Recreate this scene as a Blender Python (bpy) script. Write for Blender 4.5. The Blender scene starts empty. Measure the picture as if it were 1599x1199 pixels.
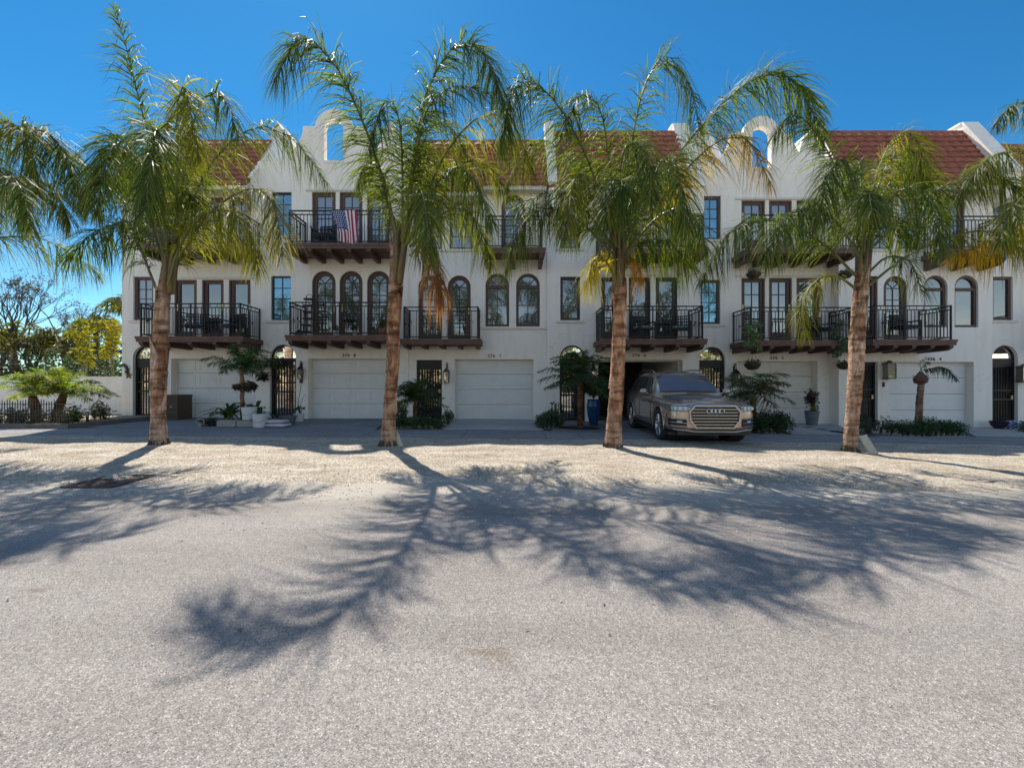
import bpy, bmesh, math, random
from mathutils import Vector, Matrix, noise
from mathutils.geometry import delaunay_2d_cdt
R = math.radians
F = 711.0            # focal length in photograph pixels
CAMZ = 1.3
D0 = 16.2            # metres to the facades
SC = bpy.context.scene
COL = SC.collection

def fx(px, D=D0): return (px - 799.5) * D / F
def fz(py, D=D0): return CAMZ + (599.5 - py) * D / F
def P3(px, py, D): return Vector((fx(px, D), D, fz(py, D)))
def gz(x):
    if x < -40: return .24
    if x < 0: return -.006 * x
    if x < 25: return -.0135 * x
    return -.3375

# ------------------------------------------------------------------ materials
MATS = {}
def mat(name, col, rough=.6, metal=0., spec=.5, noise_amt=0., noise_scale=6., bump=0., bump_scale=40., col2=None, detail=6.,
        trans=0., coat=0., streak=None, attr=None, leafmul=(1.6, 1.7, .65, 1)):
    if name in MATS: return MATS[name]
    m = bpy.data.materials.new(name); m.use_nodes = True
    nt = m.node_tree; n = nt.nodes; l = nt.links
    b = n['Principled BSDF']
    b.inputs['Roughness'].default_value = rough
    b.inputs['Metallic'].default_value = metal
    b.inputs['Specular IOR Level'].default_value = spec
    if coat: b.inputs['Coat Weight'].default_value = coat; b.inputs['Coat Roughness'].default_value = .05
    b.inputs['Base Color'].default_value = (*col, 1)
    tc = n.new('ShaderNodeTexCoord')
    csock = None
    if attr:
        a = n.new('ShaderNodeAttribute'); a.attribute_name = attr; csock = a.outputs['Color']
    if noise_amt or col2:
        t = n.new('ShaderNodeTexNoise'); t.inputs['Scale'].default_value = noise_scale; t.inputs['Detail'].default_value = detail
        t.inputs['Roughness'].default_value = .65
        src = tc.outputs['Object']
        if streak:
            mp = n.new('ShaderNodeMapping'); mp.inputs['Scale'].default_value = streak; l.new(src, mp.inputs['Vector']); src = mp.outputs['Vector']
        l.new(src, t.inputs['Vector'])
        rp = n.new('ShaderNodeValToRGB')
        c2 = col2 or tuple(c * (1 - noise_amt) for c in col)
        rp.color_ramp.elements[0].position = .35; rp.color_ramp.elements[1].position = .65
        rp.color_ramp.elements[0].color = (*c2, 1); rp.color_ramp.elements[1].color = (*col, 1)
        l.new(t.outputs['Fac'], rp.inputs['Fac'])
        if csock:
            mx = n.new('ShaderNodeMix'); mx.data_type = 'RGBA'; mx.blend_type = 'MULTIPLY'; mx.inputs[0].default_value = 1
            l.new(rp.outputs[0], mx.inputs[6]); l.new(csock, mx.inputs[7]); csock = mx.outputs[2]
        else: csock = rp.outputs[0]
    if csock: l.new(csock, b.inputs['Base Color'])
    if bump:
        t2 = n.new('ShaderNodeTexNoise'); t2.inputs['Scale'].default_value = bump_scale; t2.inputs['Detail'].default_value = 5
        src = tc.outputs['Object']
        if streak:
            mp = n.new('ShaderNodeMapping'); mp.inputs['Scale'].default_value = streak; l.new(src, mp.inputs['Vector']); src = mp.outputs['Vector']
        l.new(src, t2.inputs['Vector'])
        bp = n.new('ShaderNodeBump'); bp.inputs['Strength'].default_value = bump; bp.inputs['Distance'].default_value = .02
        l.new(t2.outputs['Fac'], bp.inputs['Height']); l.new(bp.outputs[0], b.inputs['Normal'])
    if trans:
        out = n['Material Output']
        tr = n.new('ShaderNodeBsdfTranslucent'); ms = n.new('ShaderNodeMixShader'); ms.inputs[0].default_value = trans
        if csock:
            g = n.new('ShaderNodeMix'); g.data_type = 'RGBA'; g.blend_type = 'MULTIPLY'; g.inputs[0].default_value = 1
            l.new(csock, g.inputs[6]); g.inputs[7].default_value = leafmul; l.new(g.outputs[2], tr.inputs['Color'])
        else: tr.inputs['Color'].default_value = (*[min(1, c * 1.6) for c in col], 1)
        l.new(b.outputs[0], ms.inputs[1]); l.new(tr.outputs[0], ms.inputs[2]); l.new(ms.outputs[0], out.inputs['Surface'])
    MATS[name] = m
    return m

def stucco_mat():
    m = mat('stucco', (.80, .76, .70), .92, spec=.2)
    nt = m.node_tree; n = nt.nodes; l = nt.links; b = n['Principled BSDF']; tc = n.new('ShaderNodeTexCoord')
    t = n.new('ShaderNodeTexNoise'); t.inputs['Scale'].default_value = .7; t.inputs['Detail'].default_value = 8; t.inputs['Roughness'].default_value = .7
    l.new(tc.outputs['Object'], t.inputs['Vector'])
    mp = n.new('ShaderNodeMapping'); mp.inputs['Scale'].default_value = (3.5, 3.5, .35); l.new(tc.outputs['Object'], mp.inputs['Vector'])
    s = n.new('ShaderNodeTexNoise'); s.inputs['Scale'].default_value = 1.6; s.inputs['Detail'].default_value = 6; l.new(mp.outputs[0], s.inputs['Vector'])
    r1 = n.new('ShaderNodeValToRGB'); r1.color_ramp.elements[0].color = (.83, .77, .695, 1); r1.color_ramp.elements[1].color = (.87, .815, .745, 1)
    r1.color_ramp.elements[0].position = .3; r1.color_ramp.elements[1].position = .6
    l.new(t.outputs['Fac'], r1.inputs['Fac'])
    r2 = n.new('ShaderNodeValToRGB'); r2.color_ramp.elements[0].color = (.93, .915, .89, 1); r2.color_ramp.elements[1].color = (1, 1, 1, 1)
    r2.color_ramp.elements[0].position = .34; r2.color_ramp.elements[1].position = .52
    l.new(s.outputs['Fac'], r2.inputs['Fac'])
    mx = n.new('ShaderNodeMix'); mx.data_type = 'RGBA'; mx.blend_type = 'MULTIPLY'; mx.inputs[0].default_value = .8
    l.new(r1.outputs[0], mx.inputs[6]); l.new(r2.outputs[0], mx.inputs[7])
    # a few hairline cracks
    wn = n.new('ShaderNodeTexNoise'); wn.inputs['Scale'].default_value = 1.7; wn.inputs['Detail'].default_value = 8; l.new(tc.outputs['Object'], wn.inputs['Vector'])
    vm = n.new('ShaderNodeVectorMath'); vm.operation = 'MULTIPLY_ADD'; l.new(wn.outputs['Color'], vm.inputs[0]); vm.inputs[1].default_value = (1.1, 1.1, 1.1); l.new(tc.outputs['Object'], vm.inputs[2])
    vc = n.new('ShaderNodeTexVoronoi'); vc.feature = 'DISTANCE_TO_EDGE'; vc.inputs['Scale'].default_value = .42; l.new(vm.outputs[0], vc.inputs['Vector'])
    cr = n.new('ShaderNodeValToRGB'); cr.color_ramp.elements[0].position = 0; cr.color_ramp.elements[0].color = (.80, .77, .73, 1); cr.color_ramp.elements[1].position = .004; cr.color_ramp.elements[1].color = (1, 1, 1, 1); l.new(vc.outputs['Distance'], cr.inputs['Fac'])
    mc = n.new('ShaderNodeMix'); mc.data_type = 'RGBA'; mc.blend_type = 'MULTIPLY'; mc.inputs[0].default_value = 1; l.new(mx.outputs[2], mc.inputs[6]); l.new(cr.outputs[0], mc.inputs[7]); l.new(mc.outputs[2], b.inputs['Base Color'])
    f = n.new('ShaderNodeTexNoise'); f.inputs['Scale'].default_value = 22; f.inputs['Detail'].default_value = 8; l.new(tc.outputs['Object'], f.inputs['Vector'])
    bp = n.new('ShaderNodeBump'); bp.inputs['Strength'].default_value = .35; bp.inputs['Distance'].default_value = .03
    l.new(f.outputs['Fac'], bp.inputs['Height']); l.new(bp.outputs[0], b.inputs['Normal'])
    return m

STUCCO = stucco_mat()
BROWN = mat('brown_wood', (.115, .062, .045), .55, noise_amt=.35, noise_scale=9, streak=(1, 1, 4), bump=.2)
DKBROWN = mat('dark_frame', (.045, .030, .026), .5, noise_amt=.3)
REDBROWN = mat('deck_brown', (.16, .085, .062), .7, noise_amt=.35, noise_scale=5, bump=.2)
IRON = mat('black_iron', (.012, .012, .014), .45, metal=.3)
WHITE = mat('white_paint', (.74, .73, .71), .5, noise_amt=.08, noise_scale=3)
CREAM = mat('cream_trim', (.72, .68, .62), .7, noise_amt=.12, noise_scale=4)
def glass_mat(name, base, blend=.32, rough=.02, tint=(1, 1, 1), wav=.02):
    m = bpy.data.materials.new(name); m.use_nodes = True; nt = m.node_tree; n = nt.nodes; l = nt.links
    b = n['Principled BSDF']; b.inputs['Base Color'].default_value = (*base, 1); b.inputs['Roughness'].default_value = .5
    tc = n.new('ShaderNodeTexCoord'); t = n.new('ShaderNodeTexNoise'); t.inputs['Scale'].default_value = 1.3; l.new(tc.outputs['Object'], t.inputs['Vector'])
    bp = n.new('ShaderNodeBump'); bp.inputs['Strength'].default_value = wav; bp.inputs['Distance'].default_value = .3; l.new(t.outputs['Fac'], bp.inputs['Height'])
    g = n.new('ShaderNodeBsdfGlossy'); g.inputs['Roughness'].default_value = rough; g.inputs['Color'].default_value = (*tint, 1)
    l.new(bp.outputs[0], g.inputs['Normal'])
    ms = n.new('ShaderNodeMixShader'); ms.inputs[0].default_value = blend
    l.new(b.outputs[0], ms.inputs[1]); l.new(g.outputs[0], ms.inputs[2]); l.new(ms.outputs[0], n['Material Output'].inputs['Surface'])
    return m
GLASS = glass_mat('window_glass', (.018, .022, .026), .17)
GLASS_BLIND = glass_mat('window_glass_blinds', (.13, .16, .22), .14)
GATE_GLASS = glass_mat('gate_glass', (.01, .012, .012), .40)
TRANSOM_GLASS = glass_mat('transom_glass', (.02, .02, .02), .85)
GLASS_TEAL = glass_mat('teal_window_glass', (.008, .08, .13), .28, tint=(.45, .8, 1))

# ------------------------------------------------------------------ mesh builder
class MB:
    def __init__(s): s.v = []; s.f = []; s.m = []; s.c = None
    def add(s, verts, faces, mi=0, col=None):
        o = len(s.v); s.v.extend(verts); s.f.extend([tuple(i + o for i in f) for f in faces]); s.m.extend([mi] * len(faces))
        if col is not None or s.c is not None:
            if s.c is None: s.c = [(1, 1, 1)] * o
            s.c.extend([col or (1, 1, 1)] * len(verts) if not isinstance(col, list) else col)
        return s
    def box(s, x0, x1, y0, y1, z0, z1, mi=0, M=None, col=None):
        v = [Vector(p) for p in ((x0,y0,z0),(x1,y0,z0),(x1,y1,z0),(x0,y1,z0),(x0,y0,z1),(x1,y0,z1),(x1,y1,z1),(x0,y1,z1))]
        if M is not None: v = [M @ p for p in v]
        return s.add(v, [(3,2,1,0),(4,5,6,7),(0,1,5,4),(1,2,6,5),(2,3,7,6),(3,0,4,7)], mi, col)
    def tube(s, pts, rad, n=8, mi=0, col=None, cap=True):
        pts = [Vector(p) for p in pts]
        if not isinstance(rad, (list, tuple)): rad = [rad] * len(pts)
        vs = []; fs = []; prev = None
        for i, p in enumerate(pts):
            t = (pts[min(i+1, len(pts)-1)] - pts[max(i-1, 0)])
            t = t.normalized() if t.length > 1e-9 else Vector((0, 0, 1))
            if prev is None:
                a = Vector((0, 0, 1)) if abs(t.z) < .9 else Vector((1, 0, 0))
                u = t.cross(a).normalized()
            else:
                u = (prev - t * prev.dot(t)); u = u.normalized() if u.length > 1e-6 else t.orthogonal().normalized()
            prev = u; w = t.cross(u)
            for k in range(n):
                an = 2 * math.pi * k / n
                vs.append(p + (u * math.cos(an) + w * math.sin(an)) * rad[i])
        for i in range(len(pts) - 1):
            for k in range(n):
                a = i * n + k; b = i * n + (k + 1) % n
                fs.append((a, b, b + n, a + n))
        if cap:
            fs.append(tuple(range(n - 1, -1, -1))); fs.append(tuple((len(pts) - 1) * n + k for k in range(n)))
        return s.add(vs, fs, mi, col)
    def lathe(s, prof, c=(0, 0, 0), n=24, mi=0, M=None, col=None, caps=True):
        vs = []; fs = []
        c = Vector(c)
        for r, z in prof:
            for k in range(n):
                an = 2 * math.pi * k / n
                p = Vector((r * math.cos(an), r * math.sin(an), z))
                if M is not None: p = M @ p
                vs.append(p + c)
        for i in range(len(prof) - 1):
            for k in range(n):
                a = i * n + k; b = i * n + (k + 1) % n
                fs.append((a, b, b + n, a + n))
        if caps: fs.append(tuple(range(n - 1, -1, -1))); fs.append(tuple((len(prof) - 1) * n + k for k in range(n)))
        return s.add(vs, fs, mi, col)
    def prism(s, outer, holes, y0, y1, mi=0, back=True):
        """outline in x,z with holes, extruded from y0 (front) to y1"""
        loops = [outer] + list(holes); pts = []; ed = []
        for lp in loops:
            o = len(pts); pts += [Vector((p[0], p[1])) for p in lp]; k = len(lp)
            ed += [(o + i, o + (i + 1) % k) for i in range(k)]
        vo, _, fo, _, _, _ = delaunay_2d_cdt(pts, ed, [], 1, 1e-5)
        def inside(c, lp):
            r_ = False; j = len(lp) - 1
            for i in range(len(lp)):
                if (lp[i][1] > c[1]) != (lp[j][1] > c[1]) and c[0] < (lp[j][0] - lp[i][0]) * (c[1] - lp[i][1]) / (lp[j][1] - lp[i][1]) + lp[i][0]: r_ = not r_
                j = i
            return r_
        keep = []
        for f in fo:
            c = (sum(vo[i][0] for i in f) / len(f), sum(vo[i][1] for i in f) / len(f))
            if inside(c, outer) and not any(inside(c, h) for h in holes): keep.append(f)
        fo = keep
        a = [Vector((p[0], y0, p[1])) for p in vo]
        def ori(f):
            ar = sum(vo[f[i]][0] * vo[f[(i+1) % len(f)]][1] - vo[f[(i+1) % len(f)]][0] * vo[f[i]][1] for i in range(len(f)))
            return tuple(f) if ar > 0 else tuple(reversed(f))
        ff = [ori(f) for f in fo]
        s.add(a, ff, mi)
        if back: s.add([Vector((p[0], y1, p[1])) for p in vo], [tuple(reversed(f)) for f in ff], mi)
        for li, lp in enumerate(loops):
            k = len(lp)
            ar = sum(lp[i][0] * lp[(i+1) % k][1] - lp[(i+1) % k][0] * lp[i][1] for i in range(k))
            L = lp if ar > 0 else lp[::-1]
            if li: L = L[::-1]
            vs = [Vector((p[0], y0, p[1])) for p in L] + [Vector((p[0], y1, p[1])) for p in L]
            s.add(vs, [(i, i + k, (i + 1) % k + k, (i + 1) % k) [::-1] for i in range(k)], mi)
        return s
    def build(s, name, mats, parent=None, smooth=False, local=False, loc=None):
        me = bpy.data.meshes.new(name)
        org = Vector((0, 0, 0))
        if parent is not None and not local:
            q = parent
            while q.parent: q = q.parent
            org = q.location.copy()
        if loc is not None: org = Vector(loc)
        me.from_pydata([Vector(v) - org for v in s.v], [], s.f)
        if not isinstance(mats, (list, tuple)): mats = [mats]
        for m in mats: me.materials.append(m)
        if len(mats) > 1: me.polygons.foreach_set('material_index', s.m)
        if smooth: me.polygons.foreach_set('use_smooth', [True] * len(me.polygons))
        if s.c is not None:
            ca = me.color_attributes.new('Col', 'FLOAT_COLOR', 'POINT')
            flat = []
            for c in s.c: flat += [c[0], c[1], c[2], 1.0]
            ca.data.foreach_set('color', flat)
        me.update()
        o = bpy.data.objects.new(name, me); COL.objects.link(o)
        if parent is not None: o.parent = parent
        if loc is not None: o.location = loc
        return o

def tag(o, label=None, cat=None, group=None, kind=None):
    if label: o['label'] = label
    if cat: o['category'] = cat
    if group: o['group'] = group
    if kind: o['kind'] = kind
    return o
def thing(name, label, cat, loc=(0, 0, 0), group=None, rotz=0):
    o = bpy.data.objects.new(name, None); COL.objects.link(o); o.location = loc; o.rotation_euler = (0, 0, rotz)
    o.empty_display_size = .2
    return tag(o, label, cat, group)

def arch_loop(x0, x1, z0, z1, arch=False, n=14):
    if not arch: return [(x0, z0), (x1, z0), (x1, z1), (x0, z1)]
    r = (x1 - x0) / 2; cx = (x0 + x1) / 2; zs = z1 - r
    return [(x0, z0), (x1, z0)] + [(cx + r * math.cos(math.pi * k / n), zs + r * math.sin(math.pi * k / n)) for k in range(n + 1)]
# ------------------------------------------------------------------ world, sun, camera
w = bpy.data.worlds.new('World'); SC.world = w; w.use_nodes = True
nt = w.node_tree; bg = nt.nodes['Background']
sky = nt.nodes.new('ShaderNodeTexSky'); sky.sky_type = 'NISHITA'; sky.sun_disc = False
SUN_EL, SUN_AZ = 51.5, -22.7
sky.sun_elevation = R(SUN_EL); sky.sun_rotation = R(SUN_AZ)
sky.air_density = 1.0; sky.dust_density = .1; sky.ozone_density = 5.0; sky.altitude = 0
hs = nt.nodes.new('ShaderNodeHueSaturation'); hs.inputs['Saturation'].default_value = 1.1
nt.links.new(sky.outputs[0], hs.inputs['Color'])
# deep clear blue on the side of the buildings, opposite half of the sky brightened and warmed to fill the shaded walls
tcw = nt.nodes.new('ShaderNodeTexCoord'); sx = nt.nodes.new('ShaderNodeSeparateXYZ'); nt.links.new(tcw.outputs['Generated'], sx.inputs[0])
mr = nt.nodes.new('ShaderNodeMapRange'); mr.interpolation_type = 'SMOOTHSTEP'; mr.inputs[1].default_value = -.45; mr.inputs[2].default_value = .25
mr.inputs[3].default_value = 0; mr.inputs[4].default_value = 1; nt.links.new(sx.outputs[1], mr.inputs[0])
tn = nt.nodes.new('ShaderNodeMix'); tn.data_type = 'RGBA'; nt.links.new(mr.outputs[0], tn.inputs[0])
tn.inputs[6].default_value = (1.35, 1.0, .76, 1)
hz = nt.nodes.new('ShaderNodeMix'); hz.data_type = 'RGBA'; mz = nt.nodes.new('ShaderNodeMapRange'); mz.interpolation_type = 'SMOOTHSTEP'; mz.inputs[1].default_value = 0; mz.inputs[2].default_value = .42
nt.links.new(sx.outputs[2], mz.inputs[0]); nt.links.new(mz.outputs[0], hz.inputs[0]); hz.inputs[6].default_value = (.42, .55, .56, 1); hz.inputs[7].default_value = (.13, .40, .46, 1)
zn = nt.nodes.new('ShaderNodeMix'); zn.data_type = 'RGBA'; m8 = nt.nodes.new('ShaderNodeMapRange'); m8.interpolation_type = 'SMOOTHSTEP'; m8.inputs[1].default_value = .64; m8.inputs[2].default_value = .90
nt.links.new(sx.outputs[2], m8.inputs[0]); nt.links.new(m8.outputs[0], zn.inputs[0]); nt.links.new(hz.outputs[2], zn.inputs[6]); zn.inputs[7].default_value = (1.5, 1.15, .95, 1)  # unseen zenith brightened as added fill for the shaded ground
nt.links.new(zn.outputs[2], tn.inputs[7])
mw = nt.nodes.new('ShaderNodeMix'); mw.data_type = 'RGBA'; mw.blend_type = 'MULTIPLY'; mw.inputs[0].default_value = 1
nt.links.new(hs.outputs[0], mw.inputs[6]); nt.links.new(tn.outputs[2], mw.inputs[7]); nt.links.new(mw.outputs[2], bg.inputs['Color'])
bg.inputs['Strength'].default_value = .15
sd = bpy.data.lights.new('sun', 'SUN'); sd.energy = 4.3; sd.angle = R(.53); sd.color = (1, .935, .83)
so = bpy.data.objects.new('sun', sd); COL.objects.link(so)
sv = Vector((math.sin(R(SUN_AZ)) * math.cos(R(SUN_EL)), math.cos(R(SUN_AZ)) * math.cos(R(SUN_EL)), math.sin(R(SUN_EL))))
so.rotation_euler = sv.to_track_quat('Z', 'Y').to_euler(); so.location = sv * 60
cd = bpy.data.cameras.new('camera'); cd.lens = 16.0; cd.sensor_width = 36; cd.clip_end = 4000; cd.clip_start = .05
co = bpy.data.objects.new('camera', cd); COL.objects.link(co); co.location = (0, 0, CAMZ); co.rotation_euler = (R(90), 0, 0)
SC.camera = co
SC.view_settings.view_transform = 'Standard'; SC.view_settings.look = 'None'; SC.view_settings.gamma = 1
SC.view_settings.exposure = .94
SC.render.engine = 'CYCLES'
try:
    SC.cycles.use_denoising = True; SC.cycles.max_bounces = 8; SC.cycles.diffuse_bounces = 4; SC.cycles.transmission_bounces = 4; SC.cycles.transparent_max_bounces = 6
    SC.cycles.sample_clamp_indirect = 6
except Exception: pass

# ------------------------------------------------------------------ ground materials
def ground_mat(name, base, light, dark, cell, patch=.12, bump=.5, warm=None, lightpos=.8, mid_scale=1.2, cracks=False):
    m = bpy.data.materials.new(name); m.use_nodes = True; nt = m.node_tree; n = nt.nodes; l = nt.links
    b = n['Principled BSDF']; b.inputs['Roughness'].default_value = .9; b.inputs['Specular IOR Level'].default_value = .25
    tc = n.new('ShaderNodeTexCoord'); O = tc.outputs['Object']
    vo = n.new('ShaderNodeTexVoronoi'); vo.inputs['Scale'].default_value = cell; l.new(O, vo.inputs['Vector'])
    sp = n.new('ShaderNodeSeparateColor'); l.new(vo.outputs['Color'], sp.inputs[0])
    r = n.new('ShaderNodeValToRGB'); e = r.color_ramp.elements
    e[0].position = 0; e[0].color = (*dark, 1); e[1].position = 1; e[1].color = (*light, 1)
    a = e.new(.22); a.color = (*[(x + y) / 2 for x, y in zip(base, dark)], 1); a = e.new(.45); a.color = (*base, 1); a = e.new(lightpos); a.color = (*[x * 1.12 for x in base], 1)
    l.new(sp.outputs[0], r.inputs['Fac'])
    vo2 = n.new('ShaderNodeTexVoronoi'); vo2.inputs['Scale'].default_value = cell * .37; l.new(O, vo2.inputs['Vector'])
    sp2 = n.new('ShaderNodeSeparateColor'); l.new(vo2.outputs['Color'], sp2.inputs[0])
    r2 = n.new('ShaderNodeValToRGB'); r2.color_ramp.elements[0].position = 0; r2.color_ramp.elements[0].color = (.8, .8, .8, 1)
    r2.color_ramp.elements[1].position = 1; r2.color_ramp.elements[1].color = (1.15, 1.15, 1.15, 1); l.new(sp2.outputs[1], r2.inputs['Fac'])
    m1 = n.new('ShaderNodeMix'); m1.data_type = 'RGBA'; m1.blend_type = 'MULTIPLY'; m1.inputs[0].default_value = 1
    l.new(r.outputs[0], m1.inputs[6]); l.new(r2.outputs[0], m1.inputs[7])
    nz = n.new('ShaderNodeTexNoise'); nz.inputs['Scale'].default_value = mid_scale; nz.inputs['Detail'].default_value = 9; nz.inputs['Roughness'].default_value = .62
    mpp = n.new('ShaderNodeMapping'); mpp.inputs['Scale'].default_value = (.45, 1, 1); l.new(O, mpp.inputs[0]); l.new(mpp.outputs[0], nz.inputs['Vector'])
    r3 = n.new('ShaderNodeValToRGB'); r3.color_ramp.elements[0].position = .3; r3.color_ramp.elements[1].position = .7
    wc = warm or (1, 1, 1)
    r3.color_ramp.elements[0].color = (*[(1 - patch * 1.6) * c for c in wc], 1); r3.color_ramp.elements[1].color = (1 + patch, 1 + patch, 1 + patch, 1)
    l.new(nz.outputs['Fac'], r3.inputs['Fac'])
    m2 = n.new('ShaderNodeMix'); m2.data_type = 'RGBA'; m2.blend_type = 'MULTIPLY'; m2.inputs[0].default_value = 1
    l.new(m1.outputs[2], m2.inputs[6]); l.new(r3.outputs[0], m2.inputs[7])
    last = m2.outputs[2]
    if cracks:
        vc = n.new('ShaderNodeTexVoronoi'); vc.feature = 'DISTANCE_TO_EDGE'; vc.inputs['Scale'].default_value = .32
        wn = n.new('ShaderNodeTexNoise'); wn.inputs['Scale'].default_value = 2.2; wn.inputs['Detail'].default_value = 8; l.new(O, wn.inputs['Vector'])
        vm = n.new('ShaderNodeVectorMath'); vm.operation = 'MULTIPLY_ADD'; l.new(wn.outputs['Color'], vm.inputs[0]); vm.inputs[1].default_value = (.7, .7, 0); l.new(O, vm.inputs[2])
        l.new(vm.outputs[0], vc.inputs['Vector'])
        cr = n.new('ShaderNodeValToRGB'); cr.color_ramp.elements[0].position = 0; cr.color_ramp.elements[0].color = (.62, .6, .58, 1)
        cr.color_ramp.elements[1].position = .0016; cr.color_ramp.elements[1].color = (1, 1, 1, 1); l.new(vc.outputs['Distance'], cr.inputs['Fac'])
        gate = n.new('ShaderNodeTexNoise'); gate.inputs['Scale'].default_value = .45; l.new(O, gate.inputs['Vector'])
        gr = n.new('ShaderNodeMapRange'); gr.inputs[1].default_value = .5; gr.inputs[2].default_value = .62; l.new(gate.outputs['Fac'], gr.inputs[0])
        m3 = n.new('ShaderNodeMix'); m3.data_type = 'RGBA'; m3.blend_type = 'MULTIPLY'; l.new(gr.outputs[0], m3.inputs[0])
        l.new(last, m3.inputs[6]); l.new(cr.outputs[0], m3.inputs[7]); last = m3.outputs[2]
        # oily / rusty stains
        st = n.new('ShaderNodeTexNoise'); st.inputs['Scale'].default_value = 1.9; st.inputs['Detail'].default_value = 4
        mp2 = n.new('ShaderNodeMapping'); mp2.inputs['Scale'].default_value = (.5, 1.3, 1); mp2.inputs['Location'].default_value = (3, 7, 0); l.new(O, mp2.inputs[0]); l.new(mp2.outputs[0], st.inputs['Vector'])
        sr = n.new('ShaderNodeMapRange'); sr.inputs[1].default_value = .66; sr.inputs[2].default_value = .73; l.new(st.outputs['Fac'], sr.inputs[0])
        m4 = n.new('ShaderNodeMix'); m4.data_type = 'RGBA'; m4.blend_type = 'MULTIPLY'; l.new(sr.outputs[0], m4.inputs[0])
        l.new(last, m4.inputs[6]); m4.inputs[7].default_value = (.74, .68, .60, 1); last = m4.outputs[2]
    if cracks:
        # shell dust drifted over the edge of the road
        sy = n.new('ShaderNodeSeparateXYZ'); l.new(O, sy.inputs[0])
        dn = n.new('ShaderNodeTexNoise'); dn.inputs['Scale'].default_value = .8; dn.inputs['Detail'].default_value = 8; dn.inputs['Roughness'].default_value = .7; l.new(O, dn.inputs['Vector'])
        dm = n.new('ShaderNodeMath'); dm.operation = 'MULTIPLY_ADD'; l.new(dn.outputs['Fac'], dm.inputs[0]); dm.inputs[1].default_value = 2.6; l.new(sy.outputs[1], dm.inputs[2])
        dr = n.new('ShaderNodeMapRange'); dr.interpolation_type = 'SMOOTHSTEP'; dr.inputs[1].default_value = 5.6; dr.inputs[2].default_value = 7.4; dr.inputs[3].default_value = 0; dr.inputs[4].default_value = .8; l.new(dm.outputs[0], dr.inputs[0])
        m5 = n.new('ShaderNodeMix'); m5.data_type = 'RGBA'; l.new(dr.outputs[0], m5.inputs[0]); l.new(last, m5.inputs[6]); m5.inputs[7].default_value = (.45, .40, .335, 1)
        # faint polished wheel tracks and dull strip between them
        wt = n.new('ShaderNodeTexNoise'); wt.inputs['Scale'].default_value = .9; wt.inputs['Detail'].default_value = 5; mw_ = n.new('ShaderNodeMapping'); mw_.inputs['Scale'].default_value = (.08, 1.0, 1); l.new(O, mw_.inputs[0]); l.new(mw_.outputs[0], wt.inputs['Vector'])
        wr = n.new('ShaderNodeMapRange'); wr.inputs[1].default_value = .38; wr.inputs[2].default_value = .62; wr.inputs[3].default_value = .88; wr.inputs[4].default_value = 1.08; l.new(wt.outputs['Fac'], wr.inputs[0])
        m6 = n.new('ShaderNodeMix'); m6.data_type = 'RGBA'; m6.blend_type = 'MULTIPLY'; m6.inputs[0].default_value = 1; l.new(m5.outputs[2], m6.inputs[6]); l.new(wr.outputs[0], m6.inputs[7]); last = m6.outputs[2]
    l.new(last, b.inputs['Base Color'])
    bp = n.new('ShaderNodeBump'); bp.inputs['Strength'].default_value = bump; bp.inputs['Distance'].default_value = .012
    ad = n.new('ShaderNodeMath'); ad.operation = 'ADD'; l.new(sp.outputs[0], ad.inputs[0]); l.new(vo.outputs['Distance'], ad.inputs[1])
    l.new(ad.outputs[0], bp.inputs['Height']); l.new(bp.outputs[0], b.inputs['Normal'])
    return m
ASPH = ground_mat('worn_asphalt', (.250, .228, .210), (.47, .43, .39), (.13, .122, .116), 210, .09, .3, (.98, .96, .94), .86, .9, True)
GRAV = ground_mat('crushed_shell', (.50, .445, .372), (.80, .73, .63), (.20, .16, .12), 75, .16, 1.0, (.93, .86, .76), .75, 2.2)
SAND = ground_mat('sandy_soil', (.42, .355, .27), (.6, .53, .43), (.22, .17, .12), 60, .18, .6, (.9, .85, .75))
CONC = ground_mat('concrete', (.42, .40, .38), (.50, .48, .45), (.33, .31, .29), 120, .12, .15, (.9, .88, .86), mid_scale=.8)
WALKM = ground_mat('pavement_asphalt', (.25, .24, .235), (.38, .37, .35), (.15, .145, .14), 85, .12, .35, (.92, .92, .92))

def sheet(name, m, xs, ys, off, zf=None, kind='structure'):
    mb = MB(); vs = []; nx = len(xs)
    for y in ys:
        for x in xs:
            vs.append((x, y, gz(x) + off + (zf(x, y) if zf else 0)))
    fs = [(j * nx + i, j * nx + i + 1, (j + 1) * nx + i + 1, (j + 1) * nx + i) for j in range(len(ys) - 1) for i in range(nx - 1)]
    mb.add(vs, fs); o = mb.build(name, m, smooth=True); tag(o, kind=kind); return o
def rng_(a, b, st):
    n = max(1, int(round((b - a) / st))); return [a + (b - a) * i / n for i in range(n + 1)]
XW = [-1500, -200, -40, 0, 25, 200, 1500]
sheet('ground', SAND, XW, [-1500, -100, 0, 100, 1500], -.06)
sheet('road', ASPH, [-300, -40, 0, 25, 300], [-9, 0, 6.9], 0)
def verge(x, y):
    n1 = noise.noise(Vector((x * .8, y * .8, 0))); n2 = noise.noise(Vector((x * 3.1, y * 3.1, 4))); n3 = noise.noise(Vector((x * 9, y * 9, 8)))
    t = min(1, max(0, (y - 5.55) / .7)); t = t * t * (3 - 2 * t)
    e = min(1, max(0, (10.75 - y) / .35))
    z = -.03 + t * .05 + (n1 * .028 + n2 * .018 + n3 * .010) * (.5 + .5 * e)
    for tx in (-7.3, -2.5, 2.0, 6.6):
        d = math.hypot(x - tx, y - 9.2); z += .035 * math.exp(-d * d / .35)
    return z
sheet('gravel_verge', GRAV, rng_(-24, 24, .11), rng_(5.5, 10.72, .075), .0, verge)
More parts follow.
